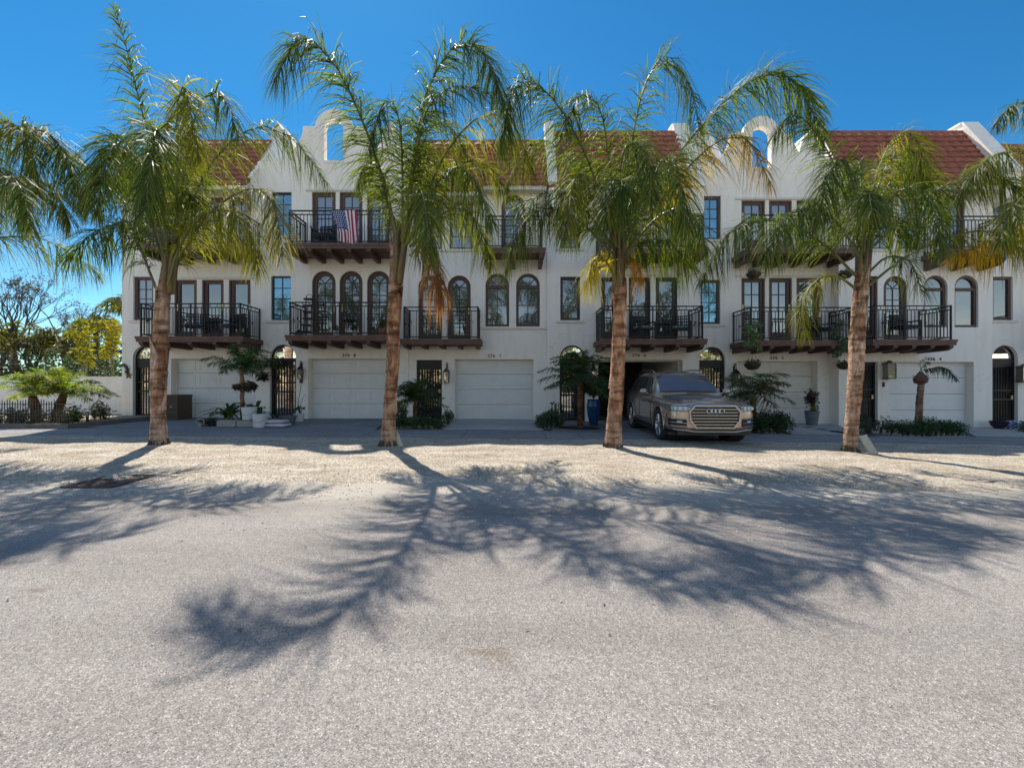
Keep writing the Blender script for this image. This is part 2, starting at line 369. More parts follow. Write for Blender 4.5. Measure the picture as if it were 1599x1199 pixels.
sheet('sidewalk', WALKM, rng_(-60, 40, 4) , [10.6, 12.62], .012)
# seams: separate slabs of the apron in front of each garage
def drive(name, m, pts, off=.02):
    mb = MB(); mb.add([(x, y, gz(x) + off) for x, y in pts], [tuple(range(len(pts)))])
    # a real edge
    k = len(pts)
    mb.add([(x, y, gz(x) + off) for x, y in pts] + [(x, y, gz(x) + off - .12) for x, y in pts], [(i, i + k, (i + 1) % k + k, (i + 1) % k) for i in range(k)])
    o = mb.build(name, m); tag(o, kind='structure')
YB = 16.6
drive('driveway', WALKM, [(fx(150, 12.64), 12.64), (fx(585, 12.64), 12.64), (fx(605, 16.2), YB), (-13.9, YB), (-14.6, 14.2)], .016)
drive('driveway', CONC, [(fx(692, 12.64), 12.64), (fx(848, 12.64), 12.64), (fx(834, 15.6), 15.6), (fx(834, 16.2), YB), (fx(709, 16.2), YB), (fx(712, 15.6), 15.6)], .03)
drive('driveway', WALKM, [(fx(862, 12.64), 12.64), (fx(1175, 12.64), 12.64), (fx(1150, 16.2), YB), (fx(872, 16.2), YB)], .016)
drive('driveway', CONC, [(fx(1238, 12.64), 12.64), (fx(1330, 12.64), 12.64), (fx(1345, 15.5), YB), (fx(1200, 16.2), YB)], .022)
drive('driveway', CONC, [(fx(1524, 12.64), 12.64), (fx(1700, 12.64), 12.64), (fx(1700, 16.2), YB), (fx(1521, 15.9), YB)], .022)
# dark expansion joints in the sidewalk
JOINT = mat('joint_tar', (.05, .048, .045), .9)
mb = MB()
for px in (60, 190, 305, 420, 575, 725, 850, 905, 1040, 1190, 1330, 1480):
    x = fx(px, 11.6); mb.box(x - .008, x + .008, 10.74, 12.6, gz(x) + .013, gz(x) + .0145)
for a, b in ((-20, -.02), (.02, 24)):
    n = 12
    for i in range(n):
        x0 = a + (b - a) * i / n; x1 = a + (b - a) * (i + 1) / n
        v = [(x0, 12.615, gz(x0) + .0345), (x1, 12.615, gz(x1) + .0345), (x1, 12.64, gz(x1) + .0345), (x0, 12.64, gz(x0) + .0345)]
        mb.add(v, [(0, 1, 2, 3)])
o = mb.build('sidewalk_joints', JOINT); tag(o, kind='structure')
# loose gravel
rg = random.Random(5)
mb = MB()
for i in range(5200):
    y = 5.0 + abs(rg.gauss(0, 1)) * 1.7 if i < 3400 else rg.uniform(4.0, 10.5)
    if y > 10.6: continue
    x = rg.uniform(-1.15, 1.15) * (y + 1); s = rg.uniform(.004, .015)
    z = gz(x) + max(0, verge(x, y) if y > 5.5 else 0) + s * .3
    a = rg.uniform(0, 6.28); c, sn = math.cos(a), math.sin(a)
    def q(u, v_, w_): return (x + (u * c - v_ * sn) * s, y + (u * sn + v_ * c) * s, z + w_ * s * .7)
    g = rg.uniform(.55, 1.15)
    mb.add([q(1, 0, 0), q(0, .8, .1), q(-.9, 0, 0), q(0, -1, 0), q(.1, 0, .8), q(0, 0, -.6)],
           [(0, 1, 4), (1, 2, 4), (2, 3, 4), (3, 0, 4), (1, 0, 5), (2, 1, 5), (3, 2, 5), (0, 3, 5)], 0, (g, g * .95, g * .87))
for i in range(900):
    y = rg.uniform(1.6, 5.5); x = rg.uniform(-1.15, 1.15) * (y + .5); s = rg.uniform(.0025, .006); z = gz(x) + s * .3
    mb.add([(x + s, y, z), (x, y + s, z), (x - s, y, z), (x, y - s, z), (x, y, z + s * .7)], [(0, 1, 4), (1, 2, 4), (2, 3, 4), (3, 0, 4)], 0, (.7, .68, .62))
PEB = mat('pebble', (.62, .58, .52), .9, attr='Col', noise_amt=.2, noise_scale=3)
o = mb.build('loose_gravel', PEB); tag(o, 'loose shell pebbles scattered along the road edge and gravel strip', 'gravel', kind='stuff')

# drain grate set in the ground
gx0, gx1, gy0, gy1 = -4.9, -4.9, 5.6, 6.35
t = thing('drain_grate', 'rusty iron drain grate in the road edge under palm shadow', 'grate', (-5.35, 5.95, gz(-5.3)))
RUST = mat('rusty_iron', (.13, .075, .05), .85, col2=(.05, .035, .03), noise_scale=12, bump=.4)
PIT = mat('drain_pit', (.012, .012, .012), .95)
cx_, cy_ = -5.2, 5.9; W_, H_ = .27, .33; zb = gz(cx_) - .02
mb = MB(); mb.box(cx_ - W_, cx_ + W_, cy_ - H_, cy_ + H_, zb + .026, zb + .030); mb.build('pit', PIT, t)
mb = MB()
for a in ((cx_ - W_ - .03, cx_ + W_ + .03, cy_ - H_ - .03, cy_ - H_), (cx_ - W_ - .03, cx_ + W_ + .03, cy_ + H_, cy_ + H_ + .03), (cx_ - W_ - .03, cx_ - W_, cy_ - H_, cy_ + H_), (cx_ + W_, cx_ + W_ + .03, cy_ - H_, cy_ + H_)):
    mb.box(*a, zb - .05, zb + .046)
mb.build('frame', RUST, t)
mb = MB()
for i in range(9):
    y = cy_ - H_ + .04 + i * .08; mb.box(cx_ - W_, cx_ + W_, y - .02, y + .02, zb + .031, zb + .042)
for x in (cx_ - .3, cx_, cx_ + .3): mb.box(x - .02, x + .02, cy_ - H_, cy_ + H_, zb + .031, zb + .044)
mb.build('bar_grid', RUST, t)
# ------------------------------------------------------------------ townhouses
TILE = mat('clay_tile', (.40, .13, .072), .85, col2=(.23, .078, .05), noise_scale=6, bump=.3, bump_scale=30)
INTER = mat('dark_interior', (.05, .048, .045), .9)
FASC = mat('fascia', (.66, .62, .56), .7, noise_amt=.12)
BRASS = mat('brass', (.55, .42, .2), .35, metal=.8)
ZG = -.5
def ring(mb, L, t, y0, y1, mi=0):
    """frame ring: loop inset by t (rect or arched params)"""
    x0, x1, z0, z1, ar = L
    mb.prism(arch_loop(x0, x1, z0, z1, ar), [arch_loop(x0 + t, x1 - t, z0 + t, z1 - t, ar)], y0, y1, mi)

def muntins(mb, x0, x1, z0, z1, arch, y0, y1, nx, nz, th=.014):
    zs = z1 - (x1 - x0) / 2 if arch else z1
    for i in range(1, nx):
        x = x0 + (x1 - x0) * i / nx; mb.box(x - th, x + th, y0, y1, z0, zs)
    for j in range(1, nz + (1 if arch else 0)):
        z = z0 + (zs - z0) * j / nz; mb.box(x0, x1, y0 + .002, y1 + .002, z - th, z + th)
    if arch:
        c = (x0 + x1) / 2; r = (x1 - x0) / 2
        for a in (45, 90, 135) if nx > 1 else (60, 120):
            if nx > 1 and a == 90: continue
            mb.tube([(c, (y0 + y1) / 2, zs), (c + r * math.cos(R(a)), (y0 + y1) / 2, zs + r * math.sin(R(a)))], th, 4)

def window(par, D, px0, px1, py0, py1, arch=False, frame=BROWN, glass=GLASS, ft=.07, nx=2, nz=3, sill=True, label=None, transom=False, deep=.10):
    x0, x1, z1, z0 = fx(px0, D), fx(px1, D), fz(py0, D), fz(py1, D)
    mb = MB(); y = D + deep
    ring(mb, (x0 + .004, x1 - .004, z0 + .004, z1 - .004, arch), ft, y - .03, y + .06)
    zt = None
    if transom:
        zt = z1 - (x1 - x0) / 2 - .06; mb.box(x0 + ft, x1 - ft, y - .025, y + .05, zt - .05, zt + .05)
    w = mb.build('window', frame, par)
    if label: w['label'] = label
    g = MB(); g.prism(arch_loop(x0 + ft - .01, x1 - ft + .01, z0 + ft - .01, z1 - ft + .01, arch), [], y + .025, y + .035); g.build('pane', glass, w)
    if nx > 1 or nz > 1:
        g = MB(); muntins(g, x0 + ft, x1 - ft, z0 + ft, z1 - ft, arch, y + .008, y + .022, nx, nz); g.build('glazing_bars', frame if frame is BROWN else DKBROWN, w)
    if sill:
        g = MB(); g.box(x0 - .14, x1 + .14, D - .06, D + .03, z0 - .09, z0 - .005); g.build('sill', CREAM, w)
    return [arch_loop(x0, x1, z0, z1, arch)]

def french(par, D, px0, px1, py0, py1, arch=False, frame=BROWN, glass=GLASS, ft=.15, nx=2, nz=4, bot=.22, deep=.10):
    x0, x1, z1, z0 = fx(px0, D), fx(px1, D), fz(py0, D), fz(py1, D)
    y = D + deep; mb = MB()
    inner = (x0 + ft, x1 - ft, z0 + bot, z1 - ft * (1 if arch else .85))
    mb.prism(arch_loop(x0 + .004, x1 - .004, z0 - .1, z1 - .004, arch), [arch_loop(*inner, arch)], y - .02, y + .06)
    # stepped outer casing
    ring(mb, (x0 + .003, x1 - .003, z0 - .11, z1 - .003, arch), .045, y - .06, y - .021)
    d = mb.build('french_door', frame, par)
    g = MB(); g.prism(arch_loop(inner[0] - .01, inner[1] + .01, inner[2] - .01, inner[3] + .01, arch), [], y + .025, y + .035); g.build('pane', glass, d)
    g = MB(); muntins(g, *inner, arch, y + .006, y + .02, nx, nz); g.build('glazing_bars', DKBROWN, d)
    g = MB(); hx = x1 - ft / 2 if px0 % 2 else x0 + ft / 2; g.box(hx - .018, hx + .018, y - .05, y - .02, z0 + .95, z0 + 1.2)
    g.tube([(hx, y - .05, z0 + 1.05), (hx, y - .09, z0 + 1.05), (hx + .08, y - .09, z0 + 1.05)], .012, 6); g.build('handle', BRASS, d)
    return [arch_loop(x0, x1, z0 - .1, z1, arch)]

def railing(mb, a, b, z0, z1, style=0, posts=(True, True)):
    """one straight run from a to b (x,y)"""
    a = Vector(a); b = Vector(b); L = (b - a).length; d = (b - a).normalized(); n = Vector((-d.y, d.x))
    def bar(s0, s1, za, zb, th):
        p0 = a + d * s0; p1 = a + d * s1; q = n * th / 2
        v = [(p0.x + q.x, p0.y + q.y, za), (p0.x - q.x, p0.y - q.y, za), (p1.x - q.x, p1.y - q.y, za), (p1.x + q.x, p1.y + q.y, za)]
        v += [(x, y, zb) for x, y, _ in v]
        mb.add(v, [(3, 2, 1, 0), (4, 5, 6, 7), (0, 1, 5, 4), (1, 2, 6, 5), (2, 3, 7, 6), (3, 0, 4, 7)])
    bar(0, L, z1 - .035, z1, .05); bar(0, L, z1 - .155, z1 - .125, .03); bar(0, L, z0 + .05, z0 + .085, .03)
    if posts[0]: bar(-.022, .022, z0, z1 + .01, .044)
    if posts[1]: bar(L - .022, L + .022, z0, z1 + .01, .044)
    if style == 0:
        k = max(2, int(round(L / .118)))
        for i in range(1, k):
            s = L * i / k; bar(s - .0085, s + .0085, z0 + .08, z1 - .13, .017)
            if i % 4 == 2:
                bar(s - .02, s + .02, z0 + .5, z0 + .58, .035)
        m = max(1, int(L / 1.3))
        for i in range(1, m): bar(L * i / m - .018, L * i / m + .018, z0, z1, .036)
        for i in range(0, k): bar(L * (i + .5) / k - .006, L * (i + .5) / k + .006, z1 - .13, z1 - .03, .012) if i % 2 else None
    else:
        k = max(2, int(round(L / .21)))
        for i in range(1, k):
            s = L * i / k; bar(s - .009, s + .009, z0 + .08, z1 - .13, .018)
            if i % 2:
                p = a + d * s; zc = (z0 + z1) / 2 - .02
                for sg in (-1, 1):
                    pts = [(p.x + d.x * sg * .05 * math.sin(u), p.y + d.y * sg * .05 * math.sin(u), zc + .1 * math.cos(u * .8) - .0) for u in [0.3 * q_ for q_ in range(8)]]
                    mb.tube(pts, .008, 4)
        # grid panel in front of the doors
        for zz in (z0 + .38, z0 + .62, z0 + .74): bar(L * .24, L * .42, zz, zz + .018, .016); bar(L * .60, L * .78, zz, zz + .018, .016)
        for s in (.27, .30, .33, .36, .39, .63, .66, .69, .72, .75): bar(L * s - .006, L * s + .006, z0 + .08, z1 - .13, .012)

def balcony(par, D, pl, pr, pz, dep=1.17, style=0, deckh=.17, rail_h=1.11, nb=5, beamh=.16, over=.12, right_wall=False, left_wall=False):
    Df = D - dep; x0, x1 = fx(pl, Df), fx(pr, Df); zt = fz(pz, Df)
    mb = MB(); mb.box(x0 - over, x1 + over, Df - .07, D + .01, zt - deckh, zt)
    mb.box(x0 - over - .02, x1 + over + .02, Df - .09, Df - .071, zt - deckh * .45, zt + .012)
    dk = mb.build('balcony', REDBROWN, par)
    for i in range(nb):
        xc = x0 + .02 + (x1 - x0 - .04) * i / (nb - 1)
        w = .065; za = zt - deckh - .002; pr_ = [(Df - .05, za), (D - .02, za), (D - .02, za - beamh * 1.15), (Df + .12, za - beamh), (Df + .02, za - beamh * .7), (Df - .05, za - beamh * .45)]
        b = MB(); k = len(pr_)
        b.add([(xc - w, p, z) for p, z in pr_] + [(xc + w, p, z) for p, z in pr_], [tuple(range(k)), tuple(range(2 * k - 1, k - 1, -1))] + [(i2, i2 + k, (i2 + 1) % k + k, (i2 + 1) % k) for i2 in range(k)])
        b.build('beam', BROWN, dk)
    b = MB(); z0 = zt + .014; z1 = zt + rail_h
    railing(b, (x0, Df), (x1, Df), z0, z1, style)
    if not left_wall: railing(b, (x0, Df), (x0, D - .01), z0, z1, 0, (False, True))
    if not right_wall: railing(b, (x1, Df), (x1, D - .01), z0, z1, 0, (False, True))
    b.build('railing', IRON, dk)
    return dk

def garage(par, D, px0, px1, py0, zb, panels=4, door=True, flush=False, color=None):
    x0, x1, z1 = fx(px0, D), fx(px1, D), fz(py0, D); z0 = ZG
    y = D + .27
    if door:
        zt = z1; mb = MB(); H = (zt + .02 - zb) / 4
        for r in range(4):
            za = zb + .012 + r * H; zc = za + H - .012
            if flush: mb.box(x0 - .03, x1 + .03, y, y + .05, za, zc)
            else: mb.box(x0 - .03, x1 + .03, y, y + .05, za, zc)
            n = panels; Wd = (x1 - x0) / n
            for c in range(n):
                a = x0 + c * Wd + (.07 if not flush else .05); b_ = x0 + (c + 1) * Wd - (.07 if not flush else .05)
                # a moulded frame standing proud round each raised field
                o_ = [(a, za + .09), (b_, za + .09), (b_, zc - .08), (a, zc - .08)]
                i_ = [(a + .025, za + .115), (b_ - .025, za + .115), (b_ - .025, zc - .105), (a + .025, zc - .105)]
                mb.prism(o_, [i_], y - .010, y + .001, 0, False)
                mb.prism([(a + .06, za + .15), (b_ - .06, za + .15), (b_ - .06, zc - .14), (a + .06, zc - .14)], [], y - .007, y + .001, 0, False)
        g = mb.build('garage_door', color or WHITE, par)
        s = MB(); s.box(x0 - .03, x1 + .03, y - .01, y + .055, zb - .02, zb + .010); s.build('bottom_seal', JOINT, g)
    # light stop mouldings beside the door
    mb = MB(); mb.box(x0 - .02, x0 + .05, y - .03, y - .012, ZG, z1); mb.box(x1 - .05, x1 + .02, y - .03, y - .012, ZG, z1); mb.box(x0 + .05, x1 - .05, y - .03, y - .012, z1 - .05, z1 + .02)
    mb.build('door_trim', CREAM, par)
    return [[(x0, z0 - .0), (x1, z0), (x1, z1), (x0, z1)]]

def gate(par, D, px0, px1, py_arch, py_top, zb, lattice=False, solid_top=.22, bars=7, lock=True, handle_px=None):
    x0, x1 = fx(px0, D), fx(px1, D); zt = fz(py_top, D); y = D + .12
    arch = py_arch is not None; ztop = fz(py_arch, D) if arch else zt
    mb = MB()
    fw = .07
    mb.box(x0, x0 + fw, y, y + .05, zb - .3, zt); mb.box(x1 - fw, x1, y, y + .05, zb - .3, zt); mb.box(x0 + fw, x1 - fw, y, y + .05, zt - .12, zt)
    mb.box(x0 + fw, x1 - fw, y + .002, y + .048, zb + .02, zb + .16)
    mb.box(x0 + fw, x1 - fw, y + .002, y + .048, zb + .95, zb + 1.01); mb.box(x0 + fw, x1 - fw, y + .002, y + .048, zb + 1.28, zb + 1.33)
    for i in range(1, bars + 1):
        x = x0 + fw + (x1 - x0 - 2 * fw) * i / (bars + 1)
        mb.box(x - .013, x + .013, y + .012, y + .038, zb + .16, zt - .12)
    if solid_top: mb.box(x0 + fw, x1 - fw, y + .005, y + .045, zt - .12 - solid_top, zt - .12)
    g = mb.build('gate', IRON, par)
    if lattice:
        b = MB()
        n = 9; Wd = (x1 - x0 - 2 * fw) / 5
        for r in range(16):
            zc = zb + .3 + r * .125
            for c in range(6):
                xc = x0 + fw + Wd * (c + (.5 if r % 2 else 0))
                if x0 + fw + .03 < xc < x1 - fw - .03:
                    b.tube([(xc + .05 * math.cos(a), y + .02, zc + .06 * math.sin(a)) for a in [k * math.pi / 4 for k in range(9)]], .008, 4, cap=False)
        b.build('lattice', IRON, g)
    b = MB(); hx = x1 - .1; b.box(hx - .03, hx + .03, y - .02, y, zb + .98, zb + 1.12); b.tube([(hx, y - .02, zb + 1.05), (hx, y - .06, zb + 1.05), (hx - .1, y - .06, zb + 1.05)], .011, 6)
    b.build('lock', BRASS, g)
    b = MB(); b.box(x0 + .01, x1 - .01, D + .215, D + .225, zb - .3, zt - .05); b.build('glass_panel', GATE_GLASS if arch else GLASS, g)
    if arch:
        r = (x1 - x0) / 2; cx = (x0 + x1) / 2; zs = ztop - r
        b = MB(); n = 16
        o_ = [(cx + r * math.cos(math.pi * k / n), zs + r * math.sin(math.pi * k / n)) for k in range(n + 1)]
        i_ = [(cx + (r - .045) * math.cos(math.pi * k / n), zs + (r - .045) * math.sin(math.pi * k / n)) for k in range(n + 1)]
        loop = [(x0, zt)] + [] ; b.prism([(x1, zt + .002)] + o_ + [(x0, zt + .002), (x0 + .045, zt + .002)] + i_[::-1] + [(x1 - .045, zt + .002)], [], y, y + .04)
        tf = b.build('transom_frame', IRON, par)
        b = MB(); b.prism([(x1 - .02, zt - .04)] + i_ + [(x0 + .02, zt - .04)], [], y + .04, y + .05); b.build('transom_pane', TRANSOM_GLASS, tf)
    return [arch_loop(x0, x1, ZG, ztop, arch)]

def passage(par, D, px0, px1, py_top, back, zb, open_back=True):
    """the walled way behind a gate: side walls, ceiling, floor"""
    x0, x1, zt = fx(px0, D) - .04, fx(px1, D) + .04, fz(py_top, D) + .06
    mb = MB(); y0 = D + .25
    mb.box(x0 - .1, x0, y0, back, ZG, zt); mb.box(x1, x1 + .1, y0, back, ZG, zt); mb.box(x0 - .1, x1 + .1, y0, back, zt, zt + .1)
    if not open_back: mb.box(x0 - .1, x1 + .1, back, back + .1, ZG, zt)
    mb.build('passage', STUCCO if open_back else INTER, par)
    return (x0, x1, zt)

def tile_roof(par, x0, x1, D, z_e, z_r, ov=.55, run=1.55, hipL=False, name='roof', skip=None):
    """corrugated clay tiles from the eave line up to the ridge"""
    ye = D - ov; mb = MB(); L = math.hypot(run, z_r - z_e); rows = int(round(L / .29)); W = .37
    up = Vector((0, run, z_r - z_e)).normalized(); nrm = Vector((0, -(z_r - z_e), run)).normalized()
    nx = int((x1 - x0) / W * 8)
    for r in range(rows):
        s0 = L * r / rows - .03; s1 = L * (r + 1) / rows + .02
        for (sa, sb, la, lb) in ((s0, s1, .075, .010),):
            vs = []
            for i in range(nx + 1):
                x = x0 + (x1 - x0) * i / nx
                wv = .05 * abs(math.sin(math.pi * (x - x0) / W)) ** .8
                lim0 = 0
                for s, l in ((sa, la), (sb, lb)):
                    xx = x
                    if hipL:
                        xx = max(x, x0 + max(0, s) / L * run * 1.0)
                    p = Vector((xx, ye, z_e)) + up * s + nrm * (l + wv); vs.append(p)
                p = Vector((vs[-2].x, ye, z_e)) + up * (sa + .004) + nrm * (la + wv - .075); vs.append(p)
            fs = []
            for i in range(nx):
                a = i * 3; b = a + 3
                fs.append((a, b, b + 1, a + 1)); fs.append((a + 2, b + 2, b, a))
            mb.add(vs, fs)
    # hip end
    if hipL:
        rows2 = rows
        for r in range(rows):
            s0 = L * r / rows - .03; s1 = L * (r + 1) / rows + .02
            n2 = 44; vs = []
            for i in range(n2 + 1):
                for s, l in ((s0, .045), (s1, .012)):
                    yy = ye + max(0, s) / L * run; y = yy + (D + 5.2 - yy) * i / n2
                    vs.append(Vector((x0 + run * max(0, s) / L - .02, y, z_e + (z_r - z_e) * s / L + l + .034 * abs(math.sin(math.pi * y / W)))))
            mb.add(vs, [(i * 2, i * 2 + 1, i * 2 + 3, i * 2 + 2) for i in range(n2)])
    # ridge / hip caps
    xr0 = x0 + (run if hipL else 0)
    x = xr0
    while x < x1 - .02:
        xe = min(x1, x + .34)
        mb.tube([(x, ye + run + .02, z_r + .01), (xe, ye + run + .02, z_r + .03)], [.09, .075], 8); x = xe
    if hipL:
        k = int(L / .34)
        for i in range(k):
            a = Vector((x0, ye, z_e)).lerp(Vector((xr0, ye + run, z_r)), i / k); b = Vector((x0, ye, z_e)).lerp(Vector((xr0, ye + run, z_r)), (i + 1) / k)
            mb.tube([a + Vector((0, 0, .05)), b + Vector((0, 0, .07))], [.1, .08], 8)
    ro = mb.build(name, TILE, par, smooth=False)
    # soffit and fascia, solid mass under the tiles
    mb = MB(); yr = ye + run
    prof = [(ye + .02, z_e - .02), (D + .02, z_e - .02), (D + 5.2, z_e - .02), (D + 5.2, z_r - .05), (yr, z_r - .05)]
    xa = x0 + (.03 if not hipL else run * .55); k = len(prof)
    if not hipL:
        mb.add([(xa, p, z) for p, z in prof] + [(x1 - .02, p, z) for p, z in prof], [tuple(range(k))[::-1], tuple(range(k, 2 * k))] + [(i, i + k, (i + 1) % k + k, (i + 1) % k)[::-1] for i in range(k)])
    else:
        bt = [(x0 + .03, ye + .02, z_e - .02), (x1 - .02, ye + .02, z_e - .02), (x1 - .02, D + 5.2, z_e - .02), (x0 + .03, D + 5.2, z_e - .02)]
        tp = [(x0 + run, yr, z_r - .05), (x1 - .02, yr, z_r - .05), (x1 - .02, D + 5.2, z_r - .05), (x0 + run, D + 5.2, z_r - .05)]
        mb.add(bt + tp, [(3, 2, 1, 0), (4, 5, 6, 7), (0, 1, 5, 4), (1, 2, 6, 5), (2, 3, 7, 6), (3, 0, 4, 7)])
    mb.build('roof_deck', STUCCO, ro)
    mb = MB(); mb.box(x0 + .02, x1 - .02, ye - .02, ye + .06, z_e - .13, z_e + .02); mb.box(x0 + .02, x1 - .02, ye + .061, D - .002, z_e - .06, z_e - .024)
    mb.build('fascia', FASC, ro)
    return ro

def raked_wall(par, xa, xb, D, z_f, z_r, dz=.0, name='party_wall', back=5.2, yf=-.42, yr=1.0, band=False):
    """parapet between two roofs, following the slope; xa..xb thickness"""
    mb = MB(); ya, yb_ = D + yf, D + yr
    prof = [(ya, z_f - .9), (ya, z_f), (yb_, z_r), (yb_ + .5, z_r), (D + back, z_r - .6), (D + back, z_f - .9)]
    k = len(prof)
    mb.add([(xa, p, z) for p, z in prof] + [(xb, p, z) for p, z in prof], [tuple(range(k))[::-1], tuple(range(k, 2 * k))] + [(i, i + k, (i + 1) % k + k, (i + 1) % k)[::-1] for i in range(k)])
    c = MB(); v = [(xa - .04, ya - .03, z_f - .02), (xb + .04, ya - .03, z_f - .02), (xb + .04, yb_ - .02, z_r + .02), (xa - .04, yb_ - .02, z_r + .02)]
    n = Vector((0, -(z_r - z_f), yb_ - ya)).normalized() * .07
    v2 = [tuple(Vector(p) + n) for p in v]
    c.add(v + v2, [(3, 2, 1, 0), (4, 5, 6, 7), (0, 1, 5, 4), (1, 2, 6, 5), (2, 3, 7, 6), (3, 0, 4, 7)])
    c.box(xa - .04, xb + .04, yb_ + .02, yb_ + .55, z_r + .02, z_r + .09)
    pw = mb.build(name, STUCCO, par); c.build('coping', STUCCO, pw)
    return pw

def ogee_cap(par, pxa, pxb, pxm, D, name='gable_return'):
    """stucco return behind the curved parapet, its broad sloping top catching the sun"""
    mb = MB(); rows = 9; vs = []; back = []
    z0, z1 = fz(262, D + .4), fz(192, D + 1.5)
    xa, xb = fx(pxa, D + .6), fx(pxb, D + .6); xm = fx(pxm, D + 1.4)
    for r in range(rows + 1):
        t = r / rows; y = D + .35 + 1.15 * t; z = z0 + (z1 - z0) * t
        e = math.cos(t * math.pi / 2) ** .8
        l = xm + (xa - xm) * e - .06; rr = xm + (xb - xm) * e + .06
        vs += [(l, y, z), (rr, y, z)]
    n = len(vs)
    vs += [(x, D + 2.0 + (y - D) * .25, min(z, z1 - .05)) for x, y, z in vs[:n]] 
    fs = []
    for r in range(rows):
        a = r * 2; fs.append((a, a + 1, a + 3, a + 2)); fs.append((a, a + 2, a + 2 + n, a + n)); fs.append((a + 1, a + 1 + n, a + 3 + n, a + 3)); fs.append((a + n, a + 2 + n, a + 3 + n, a + 1 + n))
    fs.append((n - 2, n - 1, 2 * n - 1, 2 * n - 2))
    mb.add(vs, fs)
    # vertical body under it
    mb.box(xa - .06, xb + .06, D + .36, D + 2.3, z0 - 1.4, z0 + .01)
    mb.build(name, STUCCO, par)

def parapet_outline(D, l, r, c, drop=0):
    """front outline points from right end to left end (top edge), in photo pixels"""
    T = 197 + drop; B = 252 + drop
    def side(sg, xe):
        pts = []
        x1 = c + sg * 48; x2 = c + sg * 108; k = 10
        for i in range(k + 1):
            a = math.pi / 2 * i / k   # concave quarter ellipse
            pts.append((x1 + sg * 60 * (1 - math.cos(a)) , B - (B - T) * (1 - math.sin(a)) if False else T + (B - T) * math.sin(a)))
        pts.append((xe, B))
        return pts
    Rr = 29; ctr = 199 + drop
    arch = [(c + Rr * math.cos(math.pi * k / 16), ctr - Rr * math.sin(math.pi * k / 16)) for k in range(17)]
    right = side(1, r)[::-1] + [(c + Rr, T)]
    left = [(c - Rr, T)] + side(-1, l)
    out = right + arch[:] + left
    res = []
    for p in out:
        q = (fx(p[0], D), fz(p[1], D))
        if not res or (abs(q[0] - res[-1][0]) + abs(q[1] - res[-1][1])) > 1e-3: res.append(q)
    ri = 15; hole = [(c - ri, B + 0), (c + ri, B)] + [(c + ri * math.cos(math.pi * k / 14), 201 + drop - ri * math.sin(math.pi * k / 14)) for k in range(15)]
    return res, [(fx(a, D), fz(b, D)) for a, b in hole]

def shell(par, D, xl, xr, ztop, holes, depth=5.2, outline=None, extra=()):
    base = [(xl, ZG), (xr, ZG)]
    outer = base + (outline if outline else [(xr, ztop), (xl, ztop)])
    # holes that reach the ground become notches: lower edge just above the wall foot
    hs = []
    for h in holes:
        hs.append([(x, max(z, ZG + .02)) for x, z in h])
    mb = MB(); mb.prism(outer, hs + list(extra), D, D + .25)
    w = mb.build('wall', STUCCO, par)
    return w
def hull(par, D, xl, xr, ztop, passes=(), depth=5.2, left=True, right=True, roof=True):
    mb = MB(); y0 = D + .25; y1 = D + depth
    if left: mb.box(xl, xl + .2, y0, y1, ZG, ztop)
    if right: mb.box(xr - .2, xr, y0, y1, ZG, ztop)
    # rear wall with gaps where the passages run through
    xs = [xl + .2]; segs = []
    cur = xl + .2
    for (a, b, zt) in sorted(passes):
        if a > cur: segs.append((cur, a, ZG))
        segs.append((a, b, zt)); cur = b
    segs.append((cur, xr - .2, ZG))
    for a, b, z in segs:
        if b > a: mb.box(a, b, y1 - .2, y1, z, ztop)
    if roof: mb.box(xl + .2, xr - .2, y0, y1 - .2, ztop - .25, ztop)
    # storey floors
    for z in (2.6, 5.6): mb.box(xl + .2, xr - .2, y0 + .3, y1 - .2, z, z + .15)
    return mb.build('rear_shell', STUCCO, par)

def number(par, text, px, py, D):
    cu = bpy.data.curves.new('house_number', 'FONT'); cu.body = text; cu.size = .155; cu.extrude = .012; cu.space_character = 1.25
    cu.align_x = 'CENTER'; o = bpy.data.objects.new('tmp', cu); COL.objects.link(o)
    bpy.context.view_layer.update()
    me = bpy.data.meshes.new_from_object(o.evaluated_get(bpy.context.evaluated_depsgraph_get()))
    bpy.data.objects.remove(o)
    M = Matrix.Translation(Vector((fx(px, D), D - .014, fz(py, D)))) @ Matrix.Rotation(R(90), 4, 'X'); me.transform(M)
    me.transform(Matrix.Translation(-par.location)); me.materials.clear(); me.materials.append(mat('number_metal', (.10, .09, .085), .5, metal=.3))
    ob = bpy.data.objects.new('house_number', me); COL.objects.link(ob); ob.parent = par
HOUSES = {}
def house(i, label, pxl, pxr, D):
    x0, x1 = fx(pxl, D), fx(pxr, D)
    t = thing('townhouse', label, 'townhouse', ((x0 + x1) / 2, D, gz((x0 + x1) / 2)), 'townhouses joined in a row')
    HOUSES[i] = t
    return t, x0, x1
def header(par, D, pxl, pxr, py):
    mb = MB(); mb.box(fx(pxl, D), fx(pxr, D), D - .05, D + .02, fz(py, D), fz(py, D) + .07); mb.build('lintel', CREAM, par)

